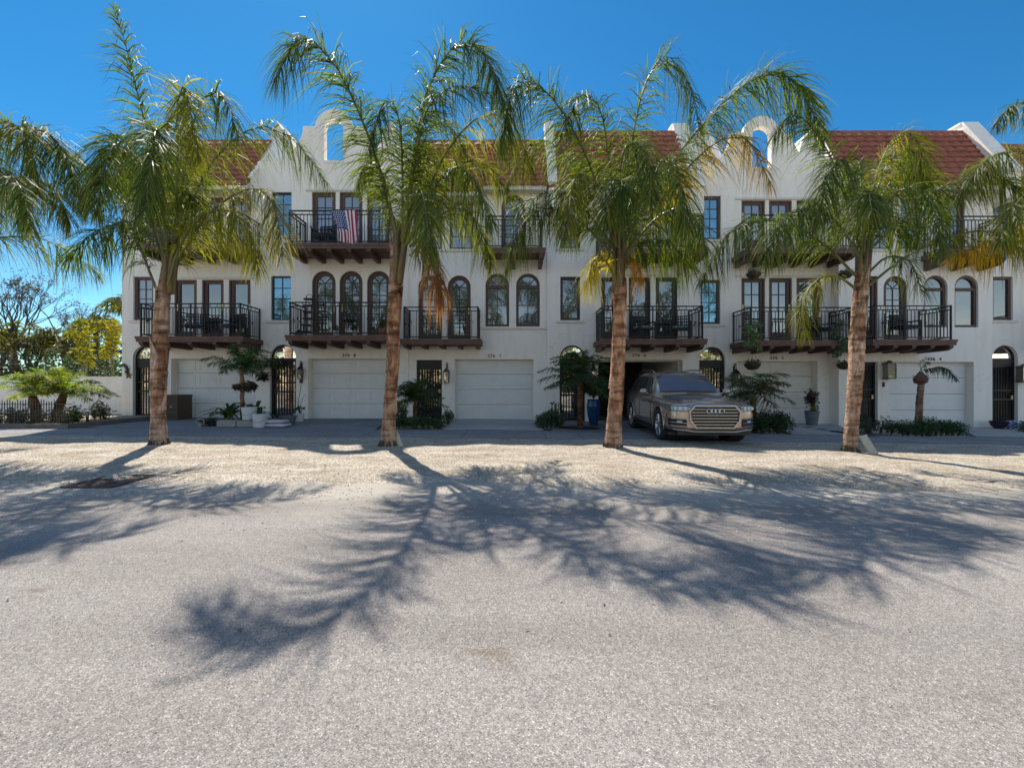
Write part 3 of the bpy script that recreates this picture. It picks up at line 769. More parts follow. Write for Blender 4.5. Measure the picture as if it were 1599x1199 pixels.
def type_A(i, label, off, pxl, pxr, D, num, zb, hip=False, open_garage=False, right_cap=True, frame=BROWN, roofy=(290, 222), only_left=False, doors3=True):
    t, x0, x1 = house(i, label, pxl, pxr, D); o = off; H = []
    H += window(t, D, 208 + o, 239 + o, 432, 500, frame=frame, glass=GLASS_BLIND if i == 1 else GLASS, nz=4 if i == 1 else 1, nx=2 if i == 1 else 1, ft=.09)
    H += window(t, D, 208 + o, 239 + o, 306, 372 if i == 1 else 388, frame=frame, glass=GLASS_BLIND, nz=4, ft=.08)
    ps = []
    H += gate(t, D, 207 + o, 247 + o, 539, 559, zb); (passage(t, D, 207 + o, 247 + o, 539, D + 1.5, zb, False))
    if not only_left:
        for k, (a, b) in enumerate(((272, 307), (315, 349), (357, 391))):
            H += french(t, D, a + o, b + o, 437 if i == 1 else 433, 527, glass=GLASS, frame=frame, nx=1, nz=1)
            H += french(t, D, a + o, b + o, 308, 382, glass=GLASS_BLIND, frame=frame)
        header(t, D, 268 + o, 395 + o, 436 if i == 1 else 432); header(t, D, 268 + o, 395 + o, 306)
        if i == 1:
            balcony(t, D, 220, 375, 526); balcony(t, D, 222, 374, 382)
        else:
            q = 0 if i == 4 else 735
            balcony(t, D, 942 + q, 1097 + q, 530); balcony(t, D, 942 + q, 1098 + q, 389)
        H += garage(t, D, 267 + o, 399 + o, 560 if i == 1 else 562, zb, door=not open_garage)
        if i == 4: number(t, num, 998, 557, D)
    w = shell(t, D, x0, x1, fz(296, D), H)
    hull(t, D, x0, x1, fz(296, D), ps, right=True)
    zr = fz(roofy[1], D + 1.0); ze = fz(roofy[0], D - .55)
    tile_roof(t, x0 - (.18 if hip else -.0), x1 - (.02), D, ze, zr, hipL=hip)
    return t, x0, x1, ze, zr

def type_B(i, label, off, pxl, pxr, D, num, zb, drop, cy):
    t, x0, x1 = house(i, label, pxl, pxr, D); o = off; H = []
    teal = i == 2
    H += window(t, D, 423 + o, 454 + o, 431 + cy, 500 + cy, frame=DKBROWN if teal else BROWN, glass=GLASS_TEAL, ft=.035 if teal else .08, nz=4)
    H += window(t, D, 424 + o, 455 + o, 300 + cy, 368 + cy, frame=DKBROWN if teal else BROWN, glass=GLASS_TEAL, ft=.035 if teal else .08, nz=4)
    for a, b in ((487, 524), (530, 566), (573, 609)):
        H += french(t, D, a + o, b + o, (423 if teal else 434), 528, arch=teal, glass=GLASS)
        H += french(t, D, a + o, b + o, (300 if teal else 313), 384, glass=GLASS_BLIND)
    header(t, D, 478 + o, 618 + o, 299 if teal else 312)
    if not teal: header(t, D, 478 + o, 618 + o, 433)
    ps = []
    H += gate(t, D, 421 + o, 462 + o, 538 + cy * .6, 559 + cy * .5, zb, solid_top=.0 if teal else .15); (passage(t, D, 421 + o, 462 + o, 538, D + 1.5, zb, False))
    if teal:
        balcony(t, D, 453, 607, 524, nb=6); balcony(t, D, 452, 608, 381, nb=6)
        H += garage(t, D, 481, 612, 560, zb)
        number(t, num, 545, 557, D)
    else:
        balcony(t, D, 1172, 1333, 532, nb=6); balcony(t, D, 1175, 1333, 388, nb=6)
        H += garage(t, D, 1152, 1277, 564, zb, panels=2, flush=True, color=CREAM)
        number(t, num, 1213, 561, D)
    out, hole = parapet_outline(D, pxl, pxr, 521 + (o if teal else 669), drop)
    shell(t, D, x0, x1, 0, H, outline=out, extra=[hole])
    hull(t, D, x0, x1, fz(262 + drop, D), ps)
    # coping ledge under the bell opening
    mb = MB(); c = 521 + (0 if teal else 669); mb.box(fx(c - 15, D) + .002, fx(c + 15, D) - .002, D - .03, D + .28, fz(255 + drop, D), fz(252 + drop, D) + .02); mb.build('ledge', STUCCO, t)
    ogee_cap(t, 410 + (0 if teal else 668), 458 + (0 if teal else 668), 432 + (0 if teal else 668), D)
    ogee_cap(t, (1248 if not teal else 586), (1312 if not teal else 632), (1287 if not teal else 610), D)
    return t, x0, x1

def type_C(i, label, off, pxl, pxr, D, num, zb, roofy):
    t, x0, x1 = house(i, label, pxl, pxr, D); H = []
    if i == 3:
        d1 = ((653, 690), (699, 735)); w1 = ((758, 795), (806, 843)); w3 = ((655, 690), (702, 739)); a3 = (783, 821)
        t1, t2, b2 = 430, 427, 510; bal1 = (631, 746, 530); bal3 = (759, 846, 388); dep1 = .8; g = (710, 833, 561)
    else:
        d1 = ((1347, 1371), (1380, 1417)); w1 = ((1443, 1480), (1491, 1528)); w3 = ((1362, 1395), (1407, 1440)); a3 = (1470, 1507)
        t1, t2, b2 = 431, 430, 511; bal1 = (1367, 1485, 531); bal3 = (1478, 1568, 390); dep1 = 1.15; g = (1391, 1521, 565)
    for a, b in d1: H += french(t, D, a, b, t1, 532, arch=b - a > 30, glass=GLASS, frame=BROWN if i == 3 else BROWN)
    for k, (a, b) in enumerate(w1): H += window(t, D, a, b, t2, b2, arch=True, ft=.085, nz=2 if i == 3 else 1, nx=2 if i == 3 else 1, transom=True, sill=False, glass=GLASS)
    if i == 3:
        mb = MB(); mb.box(fx(752, D), fx(853, D), D - .06, D + .02, fz(514, D), fz(511.5, D)); mb.build('sill', CREAM, t)
    for a, b in w3: H += window(t, D, a, b, 310, 389, ft=.07, nz=4, sill=False, glass=GLASS_BLIND)
    mb = MB(); mb.box(fx(w3[0][0] - 10, D), fx(w3[1][1] + 6, D), D - .07, D + .02, fz(393, D), fz(389.5, D)); mb.build('sill', CREAM, t)
    H += french(t, D, a3[0], a3[1], 304, 388, arch=True, glass=GLASS_BLIND)
    balcony(t, D, *bal1[:2], bal1[2], dep=dep1, style=1 if i == 3 else 0, nb=5, beamh=.10 if i == 3 else .16)
    balcony(t, D, *bal3[:2], bal3[2], dep=.8, style=1 if i == 3 else 0, nb=3, beamh=.30)
    ps = []
    if i == 3: H += gate(t, D, 650, 690, None, 562, zb, lattice=True); passage(t, D, 650, 690, 562, D + 1.4, zb, False)
    else: H += gate(t, D, 1338, 1371, None, 565, zb, solid_top=0, bars=9); passage(t, D, 1338, 1371, 565, D + 1.6, zb, False)
    H += garage(t, D, *g, zb, flush=i == 6, panels=4 if i == 3 else 1)
    number(t, num, 772 if i == 3 else 1459, 558 if i == 3 else 563, D)
    shell(t, D, x0, x1, fz(296, D), H)
    hull(t, D, x0, x1, fz(296, D), ps)
    zr = fz(roofy, D + 1.0)
    if i == 3:
        xs = fx(753, D - .5)
        tile_roof(t, x0 + .02, xs, D, fz(299.5, D - .8), zr - .02, ov=.8, run=1.8)
        tile_roof(t, xs + .01, x1 - .02, D, fz(290.5, D - .4), zr, ov=.4, run=1.4)
        for p in (651, 749):
            mb = MB(); mb.box(fx(p - 2.2, D - .5), fx(p + 2.2, D - .5), D - .5, D, fz(313, D - .5), fz(305, D - .5)); mb.build('eave_bracket', BROWN, t)
        ro = None
    else:
        tile_roof(t, x0 + .02, x1 - .02, D, fz(290, D - .5), zr, ov=.5, run=1.5)
    return t, x0, x1, zr

h1, *_a = type_A(1, 'leftmost white stucco townhouse with hipped clay tile roof beside the low garden wall', 0, 190, 402, D0, '376  9', .06, hip=True)
raked_wall(h1, fx(402, D0) - .02, fx(402, D0) + .02, D0, fz(292, D0) + .1, _a[3] - .2)
h2, a2, b2 = type_B(2, 'white townhouse with curved bell arch parapet and a flag on its top balcony', 0, 402, 638, D0, '376  8', .04, 0, 0)
h3, a3, b3, zr3 = type_C(3, 'white townhouse with two small bracketed balconies and lattice door beside a pale driveway', 0, 638, 854, D0 + .06, '376  7', .0, 222)
raked_wall(h3, fx(857, 15.7), fx(868, 15.7), D0, fz(286, D0 - .6), fz(193, D0 + 1.0), yf=-.60)
h4, x4a, x4b, ze4, zr4 = type_A(4, 'white townhouse whose open dark garage stands behind the parked car', 667, 854.3, 1072, D0, '376  6', -.08, open_garage=True, frame=DKBROWN, roofy=(294, 208))
# open garage: room, raised door, clutter
gx0, gx1 = fx(934, D0), fx(1066, D0)
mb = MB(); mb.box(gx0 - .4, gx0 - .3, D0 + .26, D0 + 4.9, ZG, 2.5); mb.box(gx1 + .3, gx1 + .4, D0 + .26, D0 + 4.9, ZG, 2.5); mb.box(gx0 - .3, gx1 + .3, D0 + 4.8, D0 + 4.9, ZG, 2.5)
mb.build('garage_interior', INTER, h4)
mb = MB()
for r in range(4): mb.box(gx0 - .02, gx1 + .02, D0 + .35 + r * .56, D0 + .35 + r * .56 + .53, fz(562, D0) + .03, fz(562, D0) + .08)
mb.build('garage_door', CREAM, h4)['label'] = 'garage door rolled up under the ceiling'
raked_wall(h4, fx(1070, D0), fx(1092, D0), D0 + .02, fz(292, D0 - .42), fz(196, D0 + 1.2), yr=1.2)
h5, a5, b5 = type_B(5, 'white townhouse with bell arch parapet and hanging flower baskets below its first balcony', 671, 1072, 1310, D0, '376  5', -.13, 11, 6)
D6 = D0 - .45
h6, a6, b6, zr6 = type_C(6, 'townhouse standing slightly forward with a white flush garage door behind the clipped ground hedge', 0, 1310, 1550, D6, '376  4', -.2, 208)
raked_wall(h6, fx(1500, 16.8), fx(1500, 16.8) + .5, D6, fz(268, D6 - .5), fz(196, D6 + 1.05), yf=-.5)
h7, x7a, x7b, ze7, zr7 = type_A(7, 'townhouse cut off by the right edge with an arched iron door and lantern', 1343, 1550, 1760, D0 + .2, '376  3', -.24, roofy=(300, 229), only_left=False)
# stucco drip ledge between floors is absent; soffit bracket on house 4
mb = MB(); mb.box(fx(866, D0 - .4), fx(870, D0 - .4), D0 - .4, D0, fz(307, D0 - .4), fz(299, D0 - .4)); mb.build('eave_bracket', BROWN, h4)
# ------------------------------------------------------------------ vegetation
LEAF = mat('palm_leaf', (1, 1, 1), .55, spec=.28, attr='Col', trans=.50)
RACHIS = mat('palm_rachis', (.17, .17, .06), .5, noise_amt=.4, noise_scale=5)
RACHIS_DRY = mat('dry_rachis', (.30, .19, .10), .7, noise_amt=.4)
LEAFD = mat('shrub_leaf', (1, 1, 1), .5, spec=.3, attr='Col', trans=.22, leafmul=(1.25, 1.45, .8, 1))
TWIG = mat('twig_bark', (.10, .075, .055), .9, noise_amt=.4, bump=.3)
def bark_mat():
    m = mat('palm_bark', (.36, .27, .20), .9, spec=.2)
    nt = m.node_tree; n = nt.nodes; l = nt.links; b = n['Principled BSDF']; tc = n.new('ShaderNodeTexCoord')
    mp = n.new('ShaderNodeMapping'); mp.inputs['Scale'].default_value = (5, 5, 1.6); l.new(tc.outputs['Object'], mp.inputs[0])
    t = n.new('ShaderNodeTexNoise'); t.inputs['Scale'].default_value = 1.6; t.inputs['Detail'].default_value = 9; t.inputs['Roughness'].default_value = .7; l.new(mp.outputs[0], t.inputs['Vector'])
    r = n.new('ShaderNodeValToRGB'); e = r.color_ramp.elements
    e[0].position = .28; e[0].color = (.07, .040, .026, 1); e[1].position = .74; e[1].color = (.52, .42, .34, 1)
    a = e.new(.40); a.color = (.25, .165, .115, 1); a = e.new(.55); a.color = (.41, .32, .25, 1)
    l.new(t.outputs['Fac'], r.inputs['Fac'])
    # blotches and uneven ring scars
    bl = n.new('ShaderNodeTexNoise'); bl.inputs['Scale'].default_value = 3.2; bl.inputs['Detail'].default_value = 7; bl.inputs['Roughness'].default_value = .7
    l.new(tc.outputs['Object'], bl.inputs['Vector'])
    m3_ = n.new('ShaderNodeMapping'); m3_.inputs['Scale'].default_value = (1.6, 1.6, 7.5); l.new(tc.outputs['Object'], m3_.inputs[0])
    rn = n.new('ShaderNodeTexNoise'); rn.inputs['Scale'].default_value = 1.5; rn.inputs['Detail'].default_value = 5; l.new(m3_.outputs[0], rn.inputs['Vector'])
    av = n.new('ShaderNodeMath'); av.operation = 'ADD'; l.new(bl.outputs['Fac'], av.inputs[0]); l.new(rn.outputs['Fac'], av.inputs[1])
    rr = n.new('ShaderNodeValToRGB'); rr.color_ramp.elements[0].position = .78; rr.color_ramp.elements[0].color = (.45, .36, .30, 1); rr.color_ramp.elements[1].position = 1.0; rr.color_ramp.elements[1].color = (1.1, 1.0, .93, 1)
    mr_ = n.new('ShaderNodeMath'); mr_.operation = 'MULTIPLY'; mr_.inputs[1].default_value = .95; l.new(av.outputs[0], mr_.inputs[0]); l.new(mr_.outputs[0], rr.inputs['Fac'])
    mx = n.new('ShaderNodeMix'); mx.data_type = 'RGBA'; mx.blend_type = 'MULTIPLY'; mx.inputs[0].default_value = 1; l.new(r.outputs[0], mx.inputs[6]); l.new(rr.outputs[0], mx.inputs[7])
    at = n.new('ShaderNodeAttribute'); at.attribute_name = 'Col'
    m2 = n.new('ShaderNodeMix'); m2.data_type = 'RGBA'; m2.blend_type = 'MULTIPLY'; m2.inputs[0].default_value = 1; l.new(mx.outputs[2], m2.inputs[6]); l.new(at.outputs['Color'], m2.inputs[7])
    l.new(m2.outputs[2], b.inputs['Base Color'])
    ad = n.new('ShaderNodeMath'); ad.operation = 'ADD'; l.new(t.outputs['Fac'], ad.inputs[0]); l.new(rr.outputs[0], ad.inputs[1])
    bp = n.new('ShaderNodeBump'); bp.inputs['Strength'].default_value = .8; bp.inputs['Distance'].default_value = .03; l.new(ad.outputs[0], bp.inputs['Height']); l.new(bp.outputs[0], b.inputs['Normal'])
    return m
BARK = bark_mat()

def catmull(pts, n):
    P_ = [pts[0] * 2 - pts[1]] + pts + [pts[-1] * 2 - pts[-2]]
    out = []
    seg = len(pts) - 1
    for k in range(n + 1):
        u = k / n * seg; i = min(int(u), seg - 1); t = u - i
        a, b, c, d = P_[i], P_[i + 1], P_[i + 2], P_[i + 3]
        out.append(.5 * ((2 * b) + (c - a) * t + (2 * a - 5 * b + 4 * c - d) * t * t + (3 * b - a - 3 * c + d) * t ** 3))
    # uniform arc length
    L = [0]
    for i in range(n): L.append(L[-1] + (out[i + 1] - out[i]).length)
    res = []; j = 0
    for k in range(n + 1):
        s = L[-1] * k / n
        while j < n - 1 and L[j + 1] < s: j += 1
        d_ = L[j + 1] - L[j]; res.append(out[j].lerp(out[j + 1], (s - L[j]) / d_ if d_ > 0 else 0))
    return res, L[-1]

def frond(parent, pts, rg, L=.62, per_m=56, w=.0125, r0=.028, start=.16, green=(.085, .12, .024), tip=None, yellow=0., droop=.75, plum=80, dry=False, mb=None, clus=4, name='frond', segs=3, tipcut=1.0):
    pts = [Vector(p) for p in pts]; n = 40
    C, tot = catmull(pts, n); own = mb is None
    if segs == 3: L *= 1.26
    if own: mb = MB()
    k = 12
    mb.tube([C[int(i * n / k)] for i in range(k + 1)], [r0 * (1 - .88 * i / k) for i in range(k + 1)], 5, 1, col=(1, 1, 1), cap=False)
    cnt = int(tot * (1 - start) * per_m)
    cl_ = {}
    for i in range(cnt):
        if i % clus == 0: tc_ = start + (1 - start) * (i + clus * rg.uniform(.2, .8)) / cnt
        t = tc_ + rg.gauss(0, 1) * .0035
        if t >= .998: continue
        u = t * n; j = min(int(u), n - 1); p = C[j].lerp(C[j + 1], u - j); T = (C[j + 1] - C[j]).normalized()
        up = Vector((0, 0, 1)); S = T.cross(up)
        S = S.normalized() if S.length > .15 else T.orthogonal().normalized()
        N = S.cross(T)
        q = (t - start) / (1 - start)
        ll = L * (.55 + .65 * math.sin(math.pi * min(1, q * .9 + .12)) ** .8) * rg.uniform(.82, 1.12) * (1 - .35 * max(0, q - .8) / .2)
        for sd_ in (-1, 1):
            if i % clus == 0: cl_[sd_] = (rg.uniform(48, 74), rg.uniform(-plum, plum * .7), rg.uniform(.85, 1.12))
            ca, cb, cll = cl_[sd_]
            a = R((ca + rg.gauss(0, 7)) * (1 - .5 * q ** 2)); b = R(cb + rg.gauss(0, 15))
            d = (T * math.cos(a) + (S * sd_ * math.cos(b) + N * math.sin(b)) * math.sin(a)).normalized()
            W = d.cross(N if abs(d.dot(N)) < .9 else T).normalized()
            W = (W + N * rg.uniform(-.8, .8)).normalized(); W = (W - d * W.dot(d)).normalized()
            ww = w * rg.uniform(.75, 1.15); dr = droop * rg.uniform(.6, 1.5)
            cv = rg.uniform(.4, 1.5); yl = min(1, max(0, yellow * rg.uniform(.3, 1.5) + (.35 if rg.random() < .12 else 0)))
            g = [green[0] * cv, green[1] * cv, green[2] * cv]
            yc = tip or (.32, .27, .03)
            base = tuple(x * (1 - yl) + y_ * yl for x, y_ in zip(g, yc)); yt = min(1, yl * 1.5 + (.25 if rg.random() < .12 else 0)); tc = tuple(x * (1 - yt) + y_ * yt for x, y_ in zip(g, yc))
            vs = []; cs = []
            for s in range(segs + 1):
                f = s / segs; c = p + d * (ll * f) + Vector((0, 0, -1)) * (ll * dr * f * f * .8)
                c -= d * (ll * dr * f * f * .25)
                hw = ww * .5 * (.75 + .5 * math.sin(math.pi * min(f + .25, 1))) * (1 if s < segs else .12)
                vs += [c - W * hw, c + W * hw]; cc = tuple(x * (1 - f) + y_ * f for x, y_ in zip(base, tc)); cs += [cc, cc]
            mb.add(vs, [(2 * s, 2 * s + 1, 2 * s + 3, 2 * s + 2) for s in range(segs)], 0, cs)
    if own: return mb.build(name, [LEAF, RACHIS_DRY if dry else RACHIS], parent)

def trunk(parent, axis, radii, rg, boots=None, name='trunk', nseg=90, nr=20, rough=.012, tint=None):
    C, tot = catmull([Vector(a) for a in axis], nseg)
    def rad(f):
        u = f * (len(radii) - 1); i = min(int(u), len(radii) - 2); return radii[i] * (1 - (u - i)) + radii[i + 1] * (u - i)
    vs = []; cs = []
    sd_ = rg.uniform(0, 99)
    for i, c in enumerate(C):
        f = i / nseg
        for k in range(nr):
            a = 2 * math.pi * k / nr
            r = .86 * rad(f) * (1 + .07 * noise.noise(Vector((math.cos(a) * 1.1, math.sin(a) * 1.1, c.z * 1.7 + sd_)))) + rough * noise.noise(Vector((math.cos(a) * 4, math.sin(a) * 4, c.z * 9 + sd_)))
            r += .010 * max(0, math.sin(c.z * 31 + 2.2 * math.sin(c.z * 2.3 + sd_) + .5 * math.sin(a))) ** 6
            vs.append(c + Vector((math.cos(a) * r, math.sin(a) * r, 0)))
            tt = tint or (1, 1, 1)
            v = 1 if boots is None else (1.0 + .25 * (1 - f)); cs.append(tuple(x * v * (.85 + .3 * noise.noise(Vector((c.z * 1.3, sd_, 0)))) for x in tt))
    fs = [(i * nr + k, i * nr + (k + 1) % nr, (i + 1) * nr + (k + 1) % nr, (i + 1) * nr + k) for i in range(nseg) for k in range(nr)]
    mb = MB(); mb.add(vs, fs, 0, cs)
    if boots:
        f0, f1, nb = boots
        for j in range(nb):
            f = f0 + (f1 - f0) * (j + rg.uniform(-.2, .2)) / nb; a0 = rg.uniform(0, 6.28) + j * 2.4
            if rg.random() < .6: a0 = -math.pi / 2 + rg.uniform(-1.1, 1.1)
            ln = rg.uniform(.7, 1.25); w0 = rg.uniform(.6, 1.1); sl = rg.uniform(-.35, .35); g = rg.choice([(.85, .72, .62), (1.25, 1.2, 1.2), (1.4, 1.38, 1.4), (.7, .52, .43), (1.1, .92, .78)])
            peel = rg.choice([.0, .01, .02, .05])
            ks = 7; rows = 9; v2 = []; c2 = []
            for r_ in range(rows + 1):
                h = r_ / rows; z = f * tot + h * ln
                idx = min(nseg, max(0, int(z / tot * nseg))); c = C[idx]; zz = C[0].z + z * (C[-1].z - C[0].z) / tot
                ha = w0 * math.sin(math.pi * (.10 + .86 * h ** .8)) ** .8 + .03
                for k in range(ks + 1):
                    s = (k / ks * 2 - 1); a = a0 + s * ha + sl * h
                    rr = rad(idx / nseg) * .875 + .004 + .016 * (1 - abs(s) ** 2) * (1 - h) + peel * h * h + .010 * noise.noise(Vector((s * 3, h * 6, j)))
                    v2.append(Vector((c.x + math.cos(a) * rr, c.y + math.sin(a) * rr, zz))); m_ = 1 - .35 * abs(s) ** 3; c2.append(tuple(x * m_ for x in g))
            if tint: c2 = [tuple(p_ * q_ for p_, q_ in zip(c_, tint)) for c_ in c2]
            mb.add(v2, [(r_ * (ks + 1) + k, r_ * (ks + 1) + k + 1, (r_ + 1) * (ks + 1) + k + 1, (r_ + 1) * (ks + 1) + k) for r_ in range(rows) for k in range(ks)], 0, c2)
            e = [r_ * (ks + 1) for r_ in range(rows + 1)]
    # flared foot of small roots
    return mb.build(name, BARK, parent, smooth=True), C

def sheath(parent, base, top, r0, r1, rg, n=5):
    """petiole bases wrapping the growing point"""
    mb = MB()
    for i in range(n):
        a = 2 * math.pi * i / n + rg.uniform(-.3, .3); o = Vector((math.cos(a), math.sin(a), 0))
        b = Vector(base); t = Vector(top)
        mb.tube([b + o * r0 * .6, b.lerp(t, .5) + o * r0 * .85, t + o * r1 * 1.4], [r0 * .55, r0 * .42, r1 * .3], 7, 0, col=(1, 1, 1))
    return mb.build('petiole_base', mat('sheath', (.20, .19, .09), .6, col2=(.16, .09, .05), noise_scale=6, streak=(3, 3, .6), bump=.4, attr='Col'), parent, smooth=True)

def queen_palm(label, base, axis_px, radii, crown, fronds, seed, fill=8, D=9.2, spot_boots=True, tint=None, group='queen palms planted in the gravel strip', crownD=None, dry=()):
    rg = random.Random(seed)
    bx, by = base; D_ = D; x = fx(bx, D_)
    t = thing('queen_palm', label, 'palm tree', (x, D_, gz(x)), group)
    ax = [P3(a, b, d if d else D_) for a, b, d in axis_px]; ax[0].z = gz(ax[0].x) - .05
    tr, C = trunk(t, ax, radii, rg, boots=(.20, .95, 16) if spot_boots else None, tint=tint)
    fm = MB()
    for k in range(46):
        a = rg.uniform(0, 6.28); r_ = radii[0] * .84; o_ = Vector((math.cos(a), math.sin(a), 0)); b_ = Vector((ax[0].x, ax[0].y, gz(x)))
        fm.tube([b_ + o_ * r_ * .93 + Vector((0, 0, rg.uniform(.06, .16))), b_ + o_ * (r_ + .02) + Vector((0, 0, .05)), b_ + o_ * (r_ + rg.uniform(.03, .09)) + Vector((0, 0, -.02))], [.014, .012, .006], 4)
    fm.build('root', TWIG, t)
    top = ax[-1]; cr = P3(*crown)
    sheath(t, top - Vector((0, 0, .5)), cr + Vector((0, 0, .15)), radii[-1], .1, rg, 7)
    for f in fronds:
        kw = dict(f[1]) if len(f) > 1 else {}
        pts = [P3(a, b, d) for a, b, d in f[0]]
        frond(t, pts, rg, **kw)
    for i in range(fill):
        az = 2 * math.pi * (i + rg.uniform(-.3, .3)) / fill; el = R(rg.uniform(20, 72)); ln = rg.uniform(1.9, 2.7)
        d = Vector((math.cos(az) * math.cos(el), math.sin(az) * math.cos(el) * 1.0, math.sin(el)))
        hz = Vector((math.cos(az), math.sin(az), 0)); o = cr + Vector((0, 0, -.25)) + hz * .06
        pts = [o, o + d * ln * .4, o + d * ln * .7 + hz * .1 + Vector((0, 0, -.12 * ln)), o + d * ln * .85 + hz * ln * .28 + Vector((0, 0, -.42 * ln))]
        frond(t, pts, rg, yellow=rg.choice([0, 0, .1, .25]), L=.6, per_m=64, green=rg.choice([(.075, .11, .02), (.06, .10, .02), (.10, .13, .025)]))
    return t

Y = dict(yellow=.55); Y2 = dict(yellow=.9, tip=(.50, .24, .03)); G = {}
def F_(*p, **k): return (p, k)
# --- palm 1
queen_palm('queen palm in front of the leftmost townhouse, brown peeling sheaths down its trunk', (248, 692),
  [(248, 696, 0), (247, 640, 0), (250, 560, 0), (254, 480, 0), (262, 420, 0)], [.19, .15, .15, .15, .145, .13, .11], (268, 372, 9.2), [
  F_((262, 400, 9.2), (240, 250, 9.0), (215, 150, 8.6), (196, 70, 8.2), (176, 10, 7.9), L=.66),
  F_((272, 390, 9.2), (325, 262, 9.3), (395, 200, 9.6), (455, 215, 9.8), (512, 288, 9.9), L=.6, yellow=.08),
  F_((270, 380, 9.2), (292, 250, 9.0), (312, 160, 8.8), (345, 148, 8.6), (374, 215, 8.5), L=.6),
  F_((272, 410, 9.2), (325, 335, 8.9), (385, 296, 8.6), (425, 315, 8.4), (443, 400, 8.3), L=.6, yellow=.3, tip=(.45, .34, .18)),
  F_((258, 390, 9.2), (208, 330, 9.3), (160, 285, 9.5), (118, 245, 9.8), (84, 228, 10.), L=.6),
  F_((256, 410, 9.2), (220, 300, 9.2), (195, 215, 9.3), (165, 230, 9.4), (125, 330, 9.5), L=.55),
  F_((272, 380, 9.2), (278, 250, 8.8), (276, 165, 8.4), (290, 140, 8.1), (310, 250, 7.9), yellow=.55, L=.6),
  F_((243, 450, 9.15), (222, 395, 9.0), (200, 345, 8.8), (180, 355, 8.6), (160, 400, 8.5), L=.45),
  F_((262, 445, 9.1), (285, 375, 8.8), (335, 328, 8.4), (385, 350, 8.2), (404, 425, 8.1), yellow=.4, L=.55),
  F_((266, 440, 9.2), (300, 370, 9.4), (345, 350, 9.7), (375, 390, 9.9), L=.5, yellow=.35),
  F_((260, 400, 9.1), (252, 280, 8.3), (246, 205, 7.4), (238, 230, 6.6), (226, 330, 6.1), L=.55),
  F_((256, 400, 9.1), (225, 300, 8.3), (190, 225, 7.5), (165, 250, 6.9), (150, 330, 6.6), L=.5),
  F_((262, 400, 9.3), (275, 300, 10.2), (300, 240, 11.), (330, 290, 11.6), L=.55),
  F_((262, 400, 9.3), (230, 300, 10.0), (205, 240, 10.7), (190, 300, 11.2), L=.55),
  ], 11, fill=2, tint=(1.0, 1.02, 1.06))
# --- palm 2
queen_palm('queen palm left of centre, with long fronds over the road and one dead brown frond', (605, 692),
  [(605, 696, 0), (608, 640, 0), (613, 560, 0), (616, 470, 0), (619, 405, 0)], [.19, .15, .138, .145, .145, .135, .115], (628, 365, 9.15), [
  F_((622, 380, 9.1), (598, 280, 8.7), (560, 175, 8.1), (512, 85, 7.5), (465, 62, 7.1), (430, 128, 6.9), L=.7, per_m=80, r0=.034),
  F_((633, 380, 9.1), (645, 250, 9.0), (668, 140, 8.8), (712, 70, 8.6), (755, 84, 8.3), (788, 160, 8.0), L=.7, per_m=80, r0=.034),
  F_((630, 385, 9.1), (648, 250, 8.7), (670, 165, 8.1), (715, 134, 7.4), (768, 150, 7.1), L=.6, r0=.03),
  F_((640, 375, 9.2), (690, 250, 9.2), (745, 185, 9.3), (795, 185, 9.4), (835, 275, 9.5), L=.62, yellow=.6),
  F_((618, 380, 9.1), (604, 310, 9.0), (590, 262, 8.9), (572, 252, 8.8), (558, 290, 8.7), L=.42, yellow=.15),
  F_((645, 385, 9.1), (690, 335, 8.9), (725, 325, 8.7), (752, 362, 8.6), (768, 415, 8.5), L=.5, yellow=.15),
  F_((638, 380, 9.2), (680, 300, 9.4), (720, 255, 9.7), (765, 262, 9.9), (800, 310, 10.1), L=.55, yellow=.25),
  F_((634, 385, 9.15), (668, 310, 8.6), (705, 262, 8.1), (740, 280, 7.7), (770, 350, 7.4), L=.5),
  F_((628, 375, 9.1), (628, 260, 8.7), (622, 180, 8.4), (600, 160, 8.2), (575, 235, 8.0), L=.55),
  F_((632, 375, 9.1), (652, 270, 9.2), (668, 205, 9.4), (700, 195, 9.6), (735, 250, 9.8), L=.6, yellow=.1),
  F_((625, 385, 9.2), (605, 310, 9.7), (590, 262, 10.2), (565, 290, 10.7), L=.5),
  F_((628, 378, 9.05), (640, 320, 8.3), (655, 295, 7.7), (665, 330, 7.2), (670, 400, 6.9), L=.5, yellow=.1),
  F_((640, 400, 9.0), (662, 380, 8.9), (680, 410, 8.85), (688, 465, 8.85), yellow=1.5, tip=(.28, .13, .07), dry=True, L=.42, droop=1.3, per_m=105, clus=3, w=.014, start=.1),
  F_((640, 385, 9.3), (690, 340, 10.), (730, 340, 10.6), (760, 390, 11.), L=.5, yellow=.2),
  F_((635, 380, 9.3), (650, 300, 10.), (685, 250, 10.8), (730, 290, 11.3), L=.5, yellow=.1),
  ], 22, fill=0, tint=(1.02, .98, .92))
